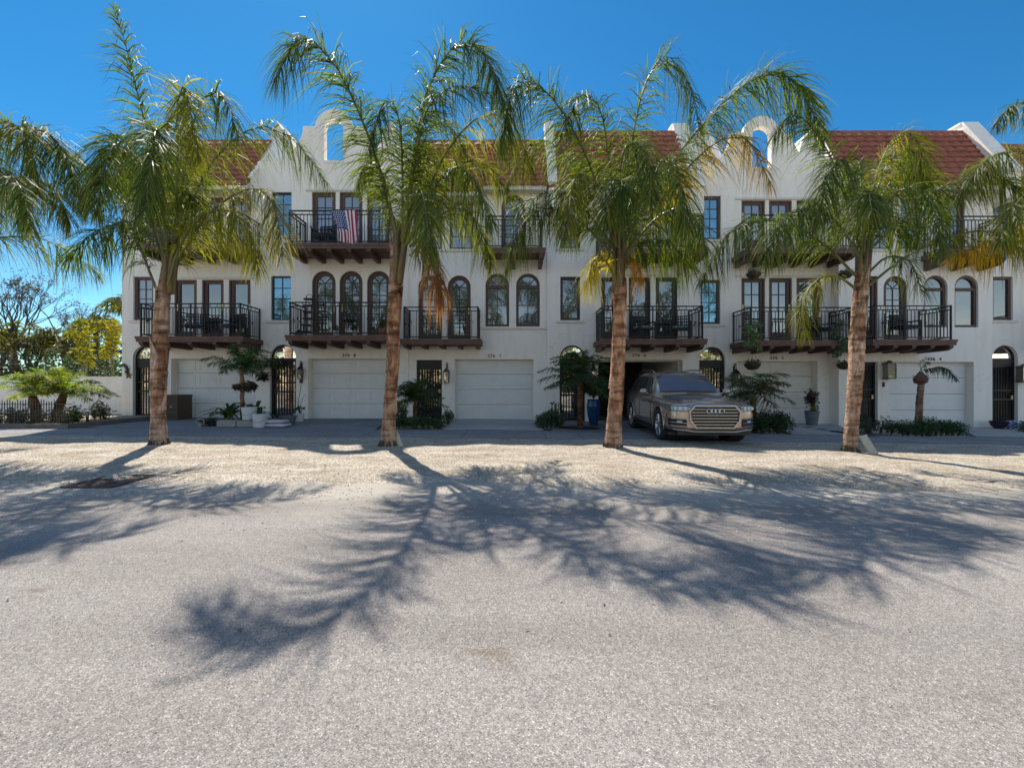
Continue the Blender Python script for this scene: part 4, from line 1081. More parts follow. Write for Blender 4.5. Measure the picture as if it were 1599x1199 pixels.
# --- palm 3
queen_palm('queen palm right of centre leaning beside the parked car, yellow skirt under its crown', (957, 703),
  [(957, 708, 0), (960, 650, 0), (965, 570, 0), (967, 490, 0), (966, 420, 0)], [.215, .17, .155, .145, .145, .135, .11], (966, 375, 9.15), [
  F_((955, 395, 9.1), (905, 345, 8.8), (860, 325, 8.6), (815, 350, 8.4), (790, 425, 8.3), L=.5, per_m=80),
  F_((968, 380, 9.1), (985, 230, 8.9), (1008, 130, 8.7), (1040, 88, 8.5), (1075, 130, 8.4), (1095, 210, 8.3), L=.6),
  F_((975, 380, 9.1), (1045, 262, 9.1), (1125, 165, 9.2), (1200, 112, 9.3), (1252, 140, 9.5), (1285, 220, 9.7), L=.68, per_m=80, r0=.034),
  F_((958, 380, 9.1), (922, 260, 8.8), (872, 165, 8.5), (825, 125, 8.2), (795, 160, 8.0), (782, 235, 7.9), L=.68, per_m=80),
  F_((955, 390, 9.2), (908, 280, 9.4), (860, 222, 9.6), (820, 235, 9.8), (790, 300, 9.9), L=.55),
  F_((980, 390, 9.2), (1050, 290, 9.2), (1115, 225, 9.1), (1165, 215, 9.0), (1205, 290, 8.9), L=.6, yellow=.6, tip=(.48, .27, .05)),
  F_((978, 395, 9.1), (1020, 345, 8.6), (1060, 325, 8.2), (1090, 350, 7.9), (1105, 395, 7.7), L=.5, yellow=.1),
  F_((958, 430, 9.1), (944, 405, 9.0), (928, 405, 8.9), (918, 440, 8.8), yellow=1.0, tip=(.50, .40, .04), L=.42, droop=.9, start=.1, per_m=90),
  F_((974, 425, 9.1), (985, 405, 9.05), (996, 412, 9.0), (1003, 440, 9.0), yellow=1.2, tip=(.55, .28, .03), L=.34, droop=.9, start=.1, per_m=76),
  F_((964, 380, 9.1), (950, 240, 8.8), (935, 165, 8.5), (905, 150, 8.2), (880, 210, 8.0), L=.6),
  F_((966, 380, 9.1), (975, 280, 8.5), (985, 225, 8.0), (1010, 240, 7.5), (1020, 320, 7.2), L=.5),
  F_((966, 380, 9.1), (1000, 290, 8.5), (1035, 250, 8.0), (1060, 280, 7.6), (1075, 360, 7.3), L=.5),
  F_((960, 380, 9.1), (930, 300, 8.6), (905, 270, 8.2), (890, 310, 7.9), (885, 370, 7.7), L=.5, yellow=.25),
  F_((964, 380, 9.3), (945, 290, 10.), (920, 250, 10.6), (895, 300, 11.2), L=.55, yellow=.2),
  F_((968, 380, 9.3), (990, 300, 10.), (1020, 260, 10.6), (1060, 310, 11.2), L=.55),
  F_((968, 385, 9.3), (1010, 330, 9.9), (1050, 330, 10.4), (1080, 385, 10.8), L=.5),
  F_((962, 385, 9.0), (958, 330, 8.2), (952, 305, 7.6), (945, 340, 7.2), L=.45),
  ], 33, fill=4, tint=(1.08, .98, .90))
# --- palm 4
queen_palm('queen palm on the right with a long bare arched frond reaching far right', (1328, 708),
  [(1328, 712, 0), (1331, 650, 0), (1337, 570, 0), (1342, 480, 0), (1347, 410, 0)], [.16, .14, .14, .145, .15, .14, .11], (1350, 380, 9.15), [
  F_((1342, 385, 9.1), (1312, 280, 9.0), (1277, 211, 8.9), (1240, 178, 8.8), (1205, 215, 8.7), L=.6),
  F_((1335, 430, 9.1), (1285, 380, 8.9), (1215, 345, 8.7), (1140, 362, 8.5), (1092, 445, 8.4), L=.52, per_m=64),
  F_((1352, 450, 9.1), (1412, 403, 8.8), (1480, 372, 8.5), (1550, 362, 8.3), (1625, 410, 8.1), L=.5, start=.36, yellow=.25),
  F_((1358, 390, 9.1), (1423, 330, 8.9), (1480, 288, 8.7), (1540, 268, 8.5), (1600, 300, 8.4), L=.55, per_m=80),
  F_((1350, 385, 9.1), (1365, 290, 9.0), (1390, 225, 8.9), (1422, 208, 8.8), (1450, 262, 8.7), L=.5, yellow=.35),
  F_((1335, 450, 9.1), (1308, 432, 9.0), (1275, 438, 8.9), (1250, 480, 8.85), (1262, 530, 8.8), L=.36, yellow=.35, droop=.8),
  F_((1352, 430, 9.1), (1385, 402, 9.0), (1420, 408, 8.9), (1440, 455, 8.8), L=.42, start=.3),
  F_((1345, 385, 9.1), (1335, 300, 8.7), (1318, 250, 8.3), (1295, 270, 8.0), (1275, 340, 7.8), L=.5),
  F_((1352, 385, 9.1), (1385, 320, 8.6), (1420, 290, 8.2), (1455, 320, 7.9), (1475, 390, 7.7), L=.5),
  F_((1350, 385, 9.2), (1375, 310, 9.6), (1415, 262, 10.), (1455, 285, 10.4), (1480, 350, 10.7), L=.5, yellow=.1),
  F_((1344, 390, 9.2), (1310, 330, 9.6), (1270, 310, 10.), (1235, 350, 10.4), L=.5),
  F_((1350, 385, 9.0), (1352, 330, 8.2), (1356, 300, 7.6), (1362, 330, 7.1), L=.5),
  F_((1342, 400, 9.1), (1305, 345, 8.7), (1260, 325, 8.3), (1220, 350, 8.0), (1195, 410, 7.8), L=.48),
  F_((1352, 385, 9.2), (1372, 290, 9.3), (1398, 240, 9.5), (1425, 235, 9.7), (1448, 300, 9.9), L=.55),
  F_((1350, 385, 9.3), (1345, 300, 10.), (1340, 250, 10.7), (1325, 300, 11.2), L=.5),
  ], 44, fill=2, tint=(1.08, 1.04, 1.0))
# --- palms whose trunks stand beyond the picture edges
queen_palm('queen palm beyond the left edge, its drooping fronds hanging into the upper left', (-95, 700),
  [(-95, 700, 0), (-92, 560, 0), (-90, 400, 0)], [.2, .18, .15], (-90, 370, 9.2), [
  F_((-85, 370, 9.2), (-30, 250, 9.0), (30, 198, 8.8), (90, 222, 8.6), (135, 320, 8.5), L=.62, per_m=80),
  F_((-85, 375, 9.2), (-30, 320, 9.0), (35, 285, 8.8), (80, 292, 8.7), (110, 350, 8.6), L=.55, per_m=80, yellow=.2),
  F_((-85, 370, 9.2), (-50, 240, 8.8), (0, 190, 8.4), (40, 215, 8.1), (60, 300, 8.0), L=.6, yellow=.15),
  F_((-85, 370, 9.1), (-60, 300, 8.4), (-10, 262, 7.8), (30, 290, 7.4), (48, 360, 7.2), L=.5),
  F_((-85, 370, 9.3), (-40, 300, 9.8), (10, 300, 10.2), (50, 360, 10.6), L=.5, yellow=.2),
  ], 55, fill=4)
queen_palm('queen palm beyond the right edge, its fronds entering the picture from the right', (1740, 700),
  [(1740, 700, 0), (1738, 560, 0), (1735, 400, 0)], [.2, .18, .15], (1735, 370, 8.9), [
  F_((1725, 360, 8.9), (1680, 250, 8.7), (1630, 175, 8.5), (1585, 162, 8.3), (1556, 195, 8.2), L=.42),
  F_((1725, 380, 8.9), (1670, 290, 8.7), (1610, 240, 8.5), (1545, 246, 8.3), (1500, 305, 8.2), L=.55, yellow=.15),
  F_((1725, 390, 8.9), (1670, 350, 8.7), (1610, 345, 8.5), (1550, 375, 8.4), (1480, 405, 8.3), L=.45, yellow=.95, tip=(.55, .33, .02), per_m=72),
  F_((1725, 380, 8.8), (1680, 320, 8.3), (1630, 290, 7.9), (1585, 320, 7.6), (1560, 380, 7.4), L=.5, yellow=.1),
  ], 66, fill=4, D=8.9)
# ------------------------------------------------------------------ parked car
def interp(tab, y):
    if y <= tab[0][0]: return tab[0][1:]
    for a, b in zip(tab, tab[1:]):
        if y <= b[0]:
            t = (y - a[0]) / (b[0] - a[0]); return tuple(p + (q - p) * t for p, q in zip(a[1:], b[1:]))
    return tab[-1][1:]
def build_car():
    PAINT = mat('taupe_metallic_paint', (.44, .36, .305), .24, metal=.6, coat=.8)
    CHROME = mat('brushed_chrome', (.42, .41, .40), .30, metal=1)
    CARGL = glass_mat('car_glass', (.006, .008, .01), .07, wav=.0)
    TYRE = mat('tyre_rubber', (.022, .022, .022), .85, bump=.2)
    RIM = mat('alloy_rim', (.55, .56, .58), .28, metal=.9)
    BLK = mat('black_plastic', (.015, .015, .016), .5)
    LAMP = glass_mat('lamp_glass', (.10, .11, .12), .15, wav=0)
    LENS = mat('lamp_lens', (.45, .47, .50), .2, metal=.6)
    AMB = mat('amber_lens', (.65, .22, .03), .25)
    INTD = mat('grille_black', (.006, .006, .007), .6)
    t = thing('car', 'taupe grey suv parked nose out in front of the open garage', 'car', (4.45, 10.0, gz(4.45) + .012), rotz=R(-2.5))
    # stations: y, half width, zbottom, z shoulder, z centre
    ST = [(0, .60, .36, .80, .86), (.03, .72, .33, .83, .89), (.08, .82, .30, .86, .92), (.17, .90, .27, .89, .96), (.32, .945, .25, .93, 1.0), (.55, .972, .24, .97, 1.035),
          (.95, .984, .24, 1.01, 1.07), (1.35, .984, .24, 1.03, 1.10), (1.7, .982, .24, 1.05, 1.12), (2.2, .98, .24, 1.065, 1.13), (3.0, .98, .24, 1.09, 1.14), (3.8, .98, .25, 1.11, 1.15),
          (4.4, .965, .28, 1.12, 1.15), (4.8, .93, .34, 1.12, 1.14), (5.0, .87, .42, 1.08, 1.10), (5.05, .80, .48, 1.0, 1.02)]
    vs = []; n = 0
    for (y, w, zb, zs, zc) in ST:
        half = [(0, zb), (w * .55, zb), (w * .90, zb + .02), (w * .985, zb + .14), (w, zb + (zs - zb) * .38), (w * .993, zb + (zs - zb) * .62), (w * .985, zb + (zs - zb) * .80), (w * .93, zs - .03), (w * .86, zs + .005), (w * .5, zs + (zc - zs) * .75), (0, zc)]
        row = [(x, y, z) for x, z in half] + [(-x, y, z) for x, z in half[-2:0:-1]]
        n = len(row); vs += row
    fs = [(i * n + k, i * n + (k + 1) % n, (i + 1) * n + (k + 1) % n, (i + 1) * n + k) for i in range(len(ST) - 1) for k in range(n)]
    fs += [tuple(range(n))[::-1], tuple((len(ST) - 1) * n + k for k in range(n))]
    mb = MB(); mb.add([Vector(v) for v in vs], fs)
    body = mb.build('tmp_body', PAINT, None, smooth=True)
    bm = bmesh.new(); bm.from_mesh(body.data); bmesh.ops.recalc_face_normals(bm, faces=bm.faces); bm.to_mesh(body.data); bm.free()
    s = body.modifiers.new('s', 'SUBSURF'); s.levels = 2; s.render_levels = 2
    cut = MB()
    for wy in (.93, 3.93):
        for sx in (-1, 1):
            M = Matrix.Rotation(R(90), 4, 'Y')
            cut.lathe([(.435, -.3), (.435, .3)], (sx * .95, wy, .385), 40, M=M)
    cu = cut.build('tmp_cut', BLK); bm = bmesh.new(); bm.from_mesh(cu.data); bmesh.ops.recalc_face_normals(bm, faces=bm.faces); bm.to_mesh(cu.data); bm.free()
    b = body.modifiers.new('b', 'BOOLEAN'); b.object = cu; b.operation = 'DIFFERENCE'; b.solver = 'EXACT'
    bpy.context.view_layer.update()
    me = bpy.data.meshes.new_from_object(body.evaluated_get(bpy.context.evaluated_depsgraph_get()))
    bpy.data.objects.remove(body); bpy.data.objects.remove(cu)
    ob = bpy.data.objects.new('body', me); COL.objects.link(ob); ob.parent = t
    me.polygons.foreach_set('use_smooth', [True] * len(me.polygons))
    try: me.set_sharp_from_angle(angle=R(40))
    except Exception: pass
    def ws(y, z=.6):   # body half width at y (slightly outside)
        w, zb, zs, zc = interp(ST, y); return w
    def fy(x):
        x = abs(x)
        for a, c in zip(ST, ST[1:]):
            if a[1] <= x <= c[1]: return a[0] + (c[0] - a[0]) * (x - a[1]) / (c[1] - a[1])
        return 0 if x < ST[0][1] else .6
    # greenhouse
    G = [(1.62, .80, 1.06, .78, 1.10, 1.115), (1.95, .87, 1.07, .74, 1.335, 1.36), (2.35, .90, 1.08, .68, 1.575, 1.615), (2.7, .905, 1.09, .66, 1.635, 1.68), (3.3, .905, 1.10, .66, 1.655, 1.705), (4.0, .90, 1.12, .65, 1.63, 1.685), (4.5, .87, 1.13, .62, 1.57, 1.63), (4.78, .84, 1.13, .60, 1.45, 1.49), (4.98, .80, 1.12, .66, 1.17, 1.19)]
    vs = []; 
    for (y, wb, zb, wr, zr, zc) in G:
        half = [(wb, zb - .05), (wb, zb), (wb + (wr - wb) * .85, zb + (zr - zb) * .85), (wr, zr), (wr * .86, zr + (zc - zr) * .6), (wr * .4, zc - .005), (0, zc)]
        row = [(x, y, z) for x, z in half] + [(-x, y, z) for x, z in half[-2::-1]]
        m_ = len(row); vs += row
    fs = [(i * m_ + k, i * m_ + k + 1, (i + 1) * m_ + k + 1, (i + 1) * m_ + k) for i in range(len(G) - 1) for k in range(m_ - 1)]
    fs += [tuple(range(m_))[::-1], tuple((len(G) - 1) * m_ + k for k in range(m_))]
    mb = MB(); mb.add([Vector(v) for v in vs], fs); mb.build('roof', PAINT, t, smooth=True, local=True)
    # windscreen: laid on the sloping front, 6 mm proud
    mb = MB(); rows = 8; vs = []
    for r in range(rows + 1):
        f = .07 + .86 * r / rows; y = 1.62 + (2.35 - 1.62) * f
        wb, zb, wr, zr, zc = interp([g for g in G], y)
        for k in range(13):
            s_ = -1 + 2 * k / 12; e = wr - .055
            ze = zr + (zc - zr) * (1 - abs(s_) ** 2.2)
            vs.append((s_ * e, y - .034, ze + .022))
    mb.add(vs, [(r * 13 + k, r * 13 + k + 1, (r + 1) * 13 + k + 1, (r + 1) * 13 + k) for r in range(rows) for k in range(12)])
    ws_ = mb.build('windscreen', CARGL, t, smooth=True, local=True)
    mb = MB()
    for a, c in (((-.62, 1.64, 1.125), (.05, 1.70, 1.165)), ((.62, 1.64, 1.125), (-.05, 1.62, 1.13))): mb.tube([a, c], .010, 5)
    mb.build('wiper', BLK, ws_, local=True)
    # side windows
    def side_pt(y, f, s_, out=.012):
        wb, zb, wr, zr, zc = interp(G, y); x = wb + (wr - wb) * f * .98; return (s_ * (x + out), y, zb + (zr - zb) * f)
    for s_ in (-1, 1):
        for (ya, yb_, fa, fb, yat, ybt) in ((1.92, 2.80, .06, .88, 2.32, 2.80), (2.87, 3.72, .06, .88, 2.87, 3.70), (3.79, 4.72, .08, .86, 3.77, 4.45)):
            mb = MB(); vs = []; m = 8
            for r in range(5):
                f = fa + (fb - fa) * r / 4
                for k in range(m + 1):
                    y = (ya + (yat - ya) * r / 4) * (1 - k / m) + (yb_ + (ybt - yb_) * r / 4) * k / m; vs.append(side_pt(y, f, s_))
            mb.add(vs, [(r * (m + 1) + k, r * (m + 1) + k + 1, (r + 1) * (m + 1) + k + 1, (r + 1) * (m + 1) + k) for r in range(4) for k in range(m)])
            mb.build('side_window', CARGL, t, local=True, smooth=True)
        # chrome waist line + roof rail + mirror + door seams/handles + sill
        mb = MB(); mb.tube([side_pt(y, .015, s_, .018) for y in (1.86, 2.4, 3.0, 3.6, 4.2, 4.75)], .010, 6); mb.build('window_trim', CHROME, t, local=True)
        mb = MB(); mb.tube([(s_ * .63, 2.5, 1.64), (s_ * .645, 2.62, 1.715), (s_ * .64, 3.4, 1.745), (s_ * .63, 4.2, 1.715), (s_ * .61, 4.4, 1.63)], .017, 8); mb.build('roof_rail', CHROME, t, local=True, smooth=True)
        mb = MB()
        for y0, y1 in ((1.62, 1.62), (2.83, 2.83), (3.75, 3.68)):
            mb.tube([(s_ * (ws(y0) + .001), y0, .34), (s_ * (ws(y0) + .0015), y0, .62), (s_ * (ws(y1) * .986), y1, .88), (s_ * (ws(y1) * .94), y1, 1.03)], .006, 4)
        mb.tube([(s_ * (ws(y) + .000), y, .335) for y in (1.45, 2.2, 3.0, 3.4)], .012, 5)
        mb.build('door_seam', BLK, t, local=True)
        mb = MB()
        for y0 in (2.55, 3.45): mb.tube([(s_ * .975, y0, .90), (s_ * 1.005, y0 + .03, .905), (s_ * 1.005, y0 + .19, .905), (s_ * .975, y0 + .22, .90)], .014, 6)
        mb.build('door_handle', PAINT, t, local=True)
        mb = MB(); mb.lathe([(.001, -.10), (.06, -.085), (.095, -.03), (.10, .03), (.08, .085), (.001, .10)], (s_ * 1.07, 1.98, 1.16), 14, M=Matrix.Rotation(R(90), 4, 'Y') @ Matrix.Diagonal((.75, .7, 1, 1)))
        mb.tube([(s_ * .90, 2.02, 1.09), (s_ * 1.02, 2.0, 1.11)], .025, 6); mi = mb.build('wing_mirror', PAINT, t, local=True, smooth=True)
        mb = MB(); mb.box(s_ * 1.07 - .075, s_ * 1.07 + .075, 2.04, 2.055, 1.11, 1.21); mb.build('mirror_glass', CARGL, mi, local=True)
        # wheel arch lips
        for wy in (.93, 3.93):
            mb = MB(); pts = []
            for k in range(15):
                a = math.pi * (k / 14) * 1.12 - math.pi * .06; y = wy + .445 * math.cos(a); z = .385 + .445 * math.sin(a)
                pts.append((s_ * (ws(y) * (.999 if z < .72 else .985)), y, z))
            mb.tube(pts, .018, 6); mb.build('arch_lip', PAINT, t, local=True, smooth=True)
    # wheels
    for wy in (.93, 3.93):
        for s_ in (-1, 1):
            M = Matrix.Rotation(R(90), 4, 'Y')
            turn = Matrix.Identity(4)
            c = (s_ * .845, wy, .375)
            mb = MB(); mb.lathe([(.26, -.125), (.335, -.132), (.368, -.11), (.375, -.06), (.375, .06), (.368, .11), (.335, .132), (.26, .125)], c, 36, M=M, caps=False); w_ = mb.build('wheel', TYRE, t, local=True, smooth=True)
            mb = MB(); mb.lathe([(.262, -.12), (.27, -.12), (.27, .12), (.262, .12), (.24, .04), (.24, -.04), (.262, -.12)], c, 32, M=M, caps=False)
            for k in range(10):
                a = 2 * math.pi * k / 10 + (.13 if k % 2 else -.13) * 1.0; xo = s_ * .845 + s_ * .085
                p0 = (xo + s_ * .01, wy + .05 * math.cos(a), .375 + .05 * math.sin(a)); a2 = 2 * math.pi * (k + (-.28 if k % 2 else .28)) / 10 + 0
                p1 = (xo + s_ * .02, wy + .262 * math.cos(a2 + (.1 if k % 2 else -.1)), .375 + .262 * math.sin(a2 + (.1 if k % 2 else -.1)))
                mb.tube([p0, p1], [.026, .019], 6)
            mb.lathe([(.001, -.02), (.065, -.02), (.06, .02), (.001, .03)], (s_ * .94, wy, .375), 16, M=M if s_ > 0 else Matrix.Rotation(R(-90), 4, 'Y'))
            mb.build('rim', RIM, w_, local=True, smooth=False)
            mb = MB(); mb.lathe([(.001, -.02), (.19, -.02), (.19, .02), (.001, .02)], (s_ * .86, wy, .375), 24, M=M); mb.build('brake_disc', mat('brake_disc', (.12, .12, .12), .4, metal=.8), w_, local=True)
            mb = MB(); mb.lathe([(.43, -.16), (.43, .13), (.001, .13)], (s_ * .70, wy, .385), 24, M=M if s_ < 0 else Matrix.Rotation(R(-90), 4, 'Y'), caps=False); mb.build('wheel_well', BLK, t, local=True)
    # single frame grille: octagon in x,z
    def octo(w, z0, z1, c): return [(-w + c, z0), (w - c, z0), (w - .02, z0 + c * 1.1), (w + .0, z1 - c * .9), (w - c * .8, z1), (-w + c * .8, z1), (-w, z1 - c * .9), (-w + .02, z0 + c * 1.1)]
    o_ = octo(.56, .375, .875, .14); i_ = octo(.528, .402, .848, .13)
    mb = MB(); mb.prism(o_, [i_], -.045, .06); gr = mb.build('grille', CHROME, t, local=True)
    mb = MB(); mb.prism(i_, [], -.005, .05); mb.build('grille_backing', INTD, gr, local=True)
    mb = MB()
    for k in range(6):
        z = .445 + k * .067; w = .50 if z > .5 else .46; mb.box(-w, w, -.028, -.008, z, z + .018)
    mb.build('slat', CHROME, gr, local=True)
    mb = MB()
    for k in range(4):
        cx = -.129 + k * .086
        mb.tube([(cx + .056 * math.cos(a), -.056, .755 + .056 * math.sin(a)) for a in [2 * math.pi * q / 20 for q in range(21)]], .0075, 6, cap=False)
    mb.build('emblem', mat('emblem_chrome', (.75, .75, .75), .2, metal=1), gr, local=True)
    # lamps, intakes, lip
    for s_ in (-1, 1):
        def strip(zlo, zhi, xa, xb, out, th=.0, n=12):
            vs = []
            for k in range(n + 1):
                x = xa + (xb - xa) * k / n; y = fy(x) - out
                vs += [(s_ * x, y, zlo(k / n)), (s_ * x, y + .015, zhi(k / n))]
            return vs, [(2 * k, 2 * k + 2, 2 * k + 3, 2 * k + 1) for k in range(n)]
        mb = MB(); v, f = strip(lambda q: .745 + .03 * q, lambda q: .86 + .02 * q - .02 * q * q, .565, .955, .022); mb.add(v, f); hl = mb.build('headlight', LAMP, t, local=True, smooth=True)
        mb = MB(); 
        for q in (.64, .74, .83): mb.lathe([(.001, 0), (.036, .004), (.038, .012), (.001, .02)], (s_ * q, fy(q) - .03, .805), 12, M=Matrix.Rotation(R(90), 4, 'X'))
        mb.build('lens', LENS, hl, local=True)
        mb = MB(); v, f = strip(lambda q: .735 + .03 * q, lambda q: .75 + .03 * q, .56, .955, .028); mb.add(v, f); v, f = strip(lambda q: .86 + .02 * q - .02 * q * q, lambda q: .872 + .02 * q - .02 * q * q, .56, .955, .028); mb.add(v, f); mb.build('lamp_surround', BLK, hl, local=True)
        mb = MB(); v, f = strip(lambda q: .40 + .02 * q, lambda q: .575, .60, .93, .018); mb.add(v, f); it = mb.build('air_intake', INTD, t, local=True)
        mb = MB()
        for z in (.41, .485, .57): mb.tube([(s_ * x, fy(x) - .03, z + .02 * ((x - .6) / .33)) for x in (.60, .68, .76, .84, .90, .935)], .009, 5)
        mb.build('intake_blade', CHROME, it, local=True)
        mb = MB(); v, f = strip(lambda q: .50 , lambda q: .54, .70, .80, .034, n=4); mb.add(v, f); mb.build('fog_lamp', LENS, it, local=True)
        mb = MB(); mb.box(s_ * .972 - .006, s_ * .972 + .010, .34, .48, .60, .70); mb.build('side_marker', AMB, t, local=True)
    mb = MB(); mb.tube([(-.93, fy(.93) - .0, .36), (-.80, fy(.80) - .012, .335), (-.62, -.015, .33), (-.45, -.03, .30), (.45, -.03, .30), (.62, -.015, .33), (.80, fy(.80) - .012, .335), (.93, fy(.93), .36)], .022, 8)
    mb.build('front_lip', CHROME, t, local=True, smooth=True)
    mb = MB(); mb.box(-.78, .78, .05, .3, .22, .31); mb.box(-.9, .9, .3, 4.8, .19, .27); mb.build('underbody', BLK, t, local=True)
    mb = MB(); mb.tube([(-.60, .006, .885), (-.3, -.012, .915), (.3, -.012, .915), (.60, .006, .885)], .008, 5); mb.tube([(-.66, .2, .955), (-.72, .9, 1.045), (-.70, 1.55, 1.075)], .005, 4); mb.tube([(.66, .2, .955), (.72, .9, 1.045), (.70, 1.55, 1.075)], .005, 4)
    mb.build('bonnet_seam', BLK, t, local=True)
    return t
build_car()

# ------------------------------------------------------------------ wall lanterns and small fittings
LGLASS = glass_mat('lantern_glass', (.20, .18, .14), .12, wav=0)
PEWTER = mat('aged_pewter', (.20, .19, .17), .55, metal=.6, col2=(.10, .095, .085), noise_scale=14)
def lantern(px, py0, py1, wpx, D, label, m=IRON, big=False):
    x = fx(px, D); z1 = fz(py0, D); z0 = fz(py1, D); H = z1 - z0; w = wpx * D / F / 2
    t = thing('wall_lantern', label, 'lantern', (x, D, z0), 'lanterns beside the house doors')
    mb = MB(); yb = D - .01; yc = D - .03 - w
    if big:
        mb.box(x - w * .8, x + w * .8, D - .02, D, z0, z1)
        for zz in (z0, z1 - .06): mb.box(x - w, x + w, D - .02 - 2 * w * .8, D - .0, zz, zz + .06)
        for sx in (-1, 1):
            mb.box(x + sx * w - .012 - (.0), x + sx * w + .012, D - .02 - 1.6 * w, D - 1.6 * w + .004, z0 + .06, z1 - .06)
        mb.lathe([(w * .95, 0), (w * .5, .07), (.01, .09)], (x, D - .02 - w * .8, z1), 4)
        fr = mb.build('cage', m, t); g = MB(); g.box(x - w * .88, x + w * .88, D - .02 - 1.45 * w, D - .03, z0 + .06, z1 - .06); g.build('glass', LGLASS, t)
    else:
        zb = z0 + H * .08; zt = z0 + H * .55
        for a in range(4):
            sx = (-1, 1, 1, -1)[a]; sy = (-1, -1, 1, 1)[a]; mb.tube([(x + sx * w * .7, yc + sy * w * .7, zb), (x + sx * w * .85, yc + sy * w * .85, zt)], .011, 5)
        mb.box(x - w * .8, x + w * .8, yc - w * .8, yc + w * .8, zb - .02, zb)
        mb.lathe([(w * 1.35, 0), (w * 1.2, .02), (w * .45, H * .16), (w * .2, H * .20), (.005, H * .26)], (x, yc, zt), 8)
        mb.build('cage', m, t)
        g = MB(); g.box(x - w * .68, x + w * .68, yc - w * .68, yc + w * .68, zb, zt); g.build('glass', LGLASS, t)
        b = MB(); b.tube([(x, D, zt + H * .1), (x + w * .2, D - .05, zt + H * .40), (x, yc, zt + H * .45), (x, yc, zt + H * .2)], .013, 6); b.box(x - .03, x + .03, D - .02, D, zt - .05, z1 - H * .1)
        b.tube([(x, D - .03, z1 - H * .18), (x + .03, D - .03, z1 - H * .08), (x, D - .03, z1), (x - .02, D - .03, z1 - H * .07)], .01, 5); b.build('bracket', m, t)
    return t
lantern(471, 564, 593, 8, D0, 'small black scrolled lantern right of the arched gate by the soil bags')
lantern(698, 566, 600, 9, D0 + .06, 'pewter lantern with scrolled top beside the lattice door', PEWTER)
lantern(926, 563, 596, 8, D0, 'black lantern left of the open garage, half hidden by palm leaves')
lantern(1146, 567, 606, 12, D0, 'black scrolled lantern above the bonnet of the parked car')
lantern(1384, 567, 592, 13, D6, 'rectangular brass toned lantern left of the white flush garage', PEWTER, True)
lantern(1592, 572, 597, 13, D0 + .2, 'rectangular brass toned lantern at the right edge of the photo', PEWTER, True)
def plate(name, label, cat, px0, px1, py0, py1, D, m, th=.03):
    mb = MB(); mb.box(fx(px0, D), fx(px1, D), D - th, D - .001, fz(py1, D), fz(py0, D)); mb.box(fx(px0, D) + .01, fx(px1, D) - .01, D - th - .008, D - th, (fz(py1, D) + fz(py0, D)) / 2 - .01, (fz(py1, D) + fz(py0, D)) / 2 + .01)
    return tag(mb.build(name, m), label, cat)
plate('door_intercom', 'small black intercom box under the brass toned lantern', 'intercom', 1378, 1381, 597, 604, D6, IRON)
plate('keypad', 'small keypad box on the wall behind the leftmost palm trunk', 'keypad', 256, 260, 590, 598, D0, DKBROWN)
plate('meter_box', 'small brown box under the black lantern by the soil bags', 'box', 468, 473, 592, 598, D0, DKBROWN)
# sea creatures on the left wall
IR2 = mat('weathered_bronze', (.09, .065, .05), .6, metal=.4)
mb = MB(); pts = []
for px, py in ((193, 569), (197, 572), (200, 577), (199, 583), (196, 581), (198, 577)): pts.append((fx(px, D0), D0 - .03, fz(py, D0)))
mb.tube(pts, [.045, .05, .055, .04, .025, .01], 8); mb.tube([(fx(193, D0), D0 - .03, fz(569, D0)), (fx(191, D0), D0 - .03, fz(573, D0))], [.03, .012], 6)
tag(mb.build('seahorse_ornament', IR2, smooth=True), 'bronze seahorse ornament on the corner of the leftmost wall', 'ornament')
mb = MB(); cx, cz = fx(201, D0), fz(586, D0); pts = []
for k in range(10):
    a = math.pi / 2 + k * math.pi / 5; r = .13 if k % 2 == 0 else .05; pts.append((cx + r * math.cos(a), cz + r * math.sin(a)))
mb.prism(pts, [], D0 - .035, D0 - .002); tag(mb.build('starfish_ornament', IR2), 'bronze starfish ornament beside the seahorse on the leftmost wall', 'ornament')

# ------------------------------------------------------------------ leafy plants
def leaf_cloud(mb, rg, c, rad, n, size, cols, flat=.5, shell=.4, hang=0):
    c = Vector(c)
    for i in range(n):
        d = Vector((rg.gauss(0, 1), rg.gauss(0, 1), rg.gauss(0, 1))).normalized(); r = (rg.random() ** shell)
        bump = .78 + .35 * noise.noise(d * 2.3 + c)
        p = c + Vector((d.x * rad[0], d.y * rad[1], d.z * rad[2])) * r * bump
        if p.z < gz(p.x) + .02: p.z = gz(p.x) + .02 + rg.random() * .05
        L = size * rg.uniform(.6, 1.3); W = L * rg.uniform(.35, .55)
        a = Vector((rg.gauss(0, 1), rg.gauss(0, 1), rg.gauss(0, .6) - hang)).normalized(); b = a.cross(Vector((rg.gauss(0, 1), rg.gauss(0, 1), rg.gauss(0, 1)))).normalized()
        nn = a.cross(b) * L * .12
        g = rg.choice(cols); v = rg.uniform(.6, 1.35); g = tuple(x * v for x in g)
        mb.add([p, p + a * L * .5 + b * W * .5 + nn, p + a * L, p + a * L * .5 - b * W * .5 + nn], [(0, 1, 2, 3)], 0, g)
def stems(mb, rg, base, c, rad, n, r=.012):
    for i in range(n):
        d = Vector((rg.uniform(-1, 1) * rad[0], rg.uniform(-1, 1) * rad[1], rg.uniform(.2, .9) * rad[2]))
        mb.tube([Vector(base) + Vector((rg.uniform(-.05, .05), 0, 0)), (Vector(base) + Vector(c) + d * .3) / 2, Vector(c) + d], [r, r * .7, r * .3], 5)
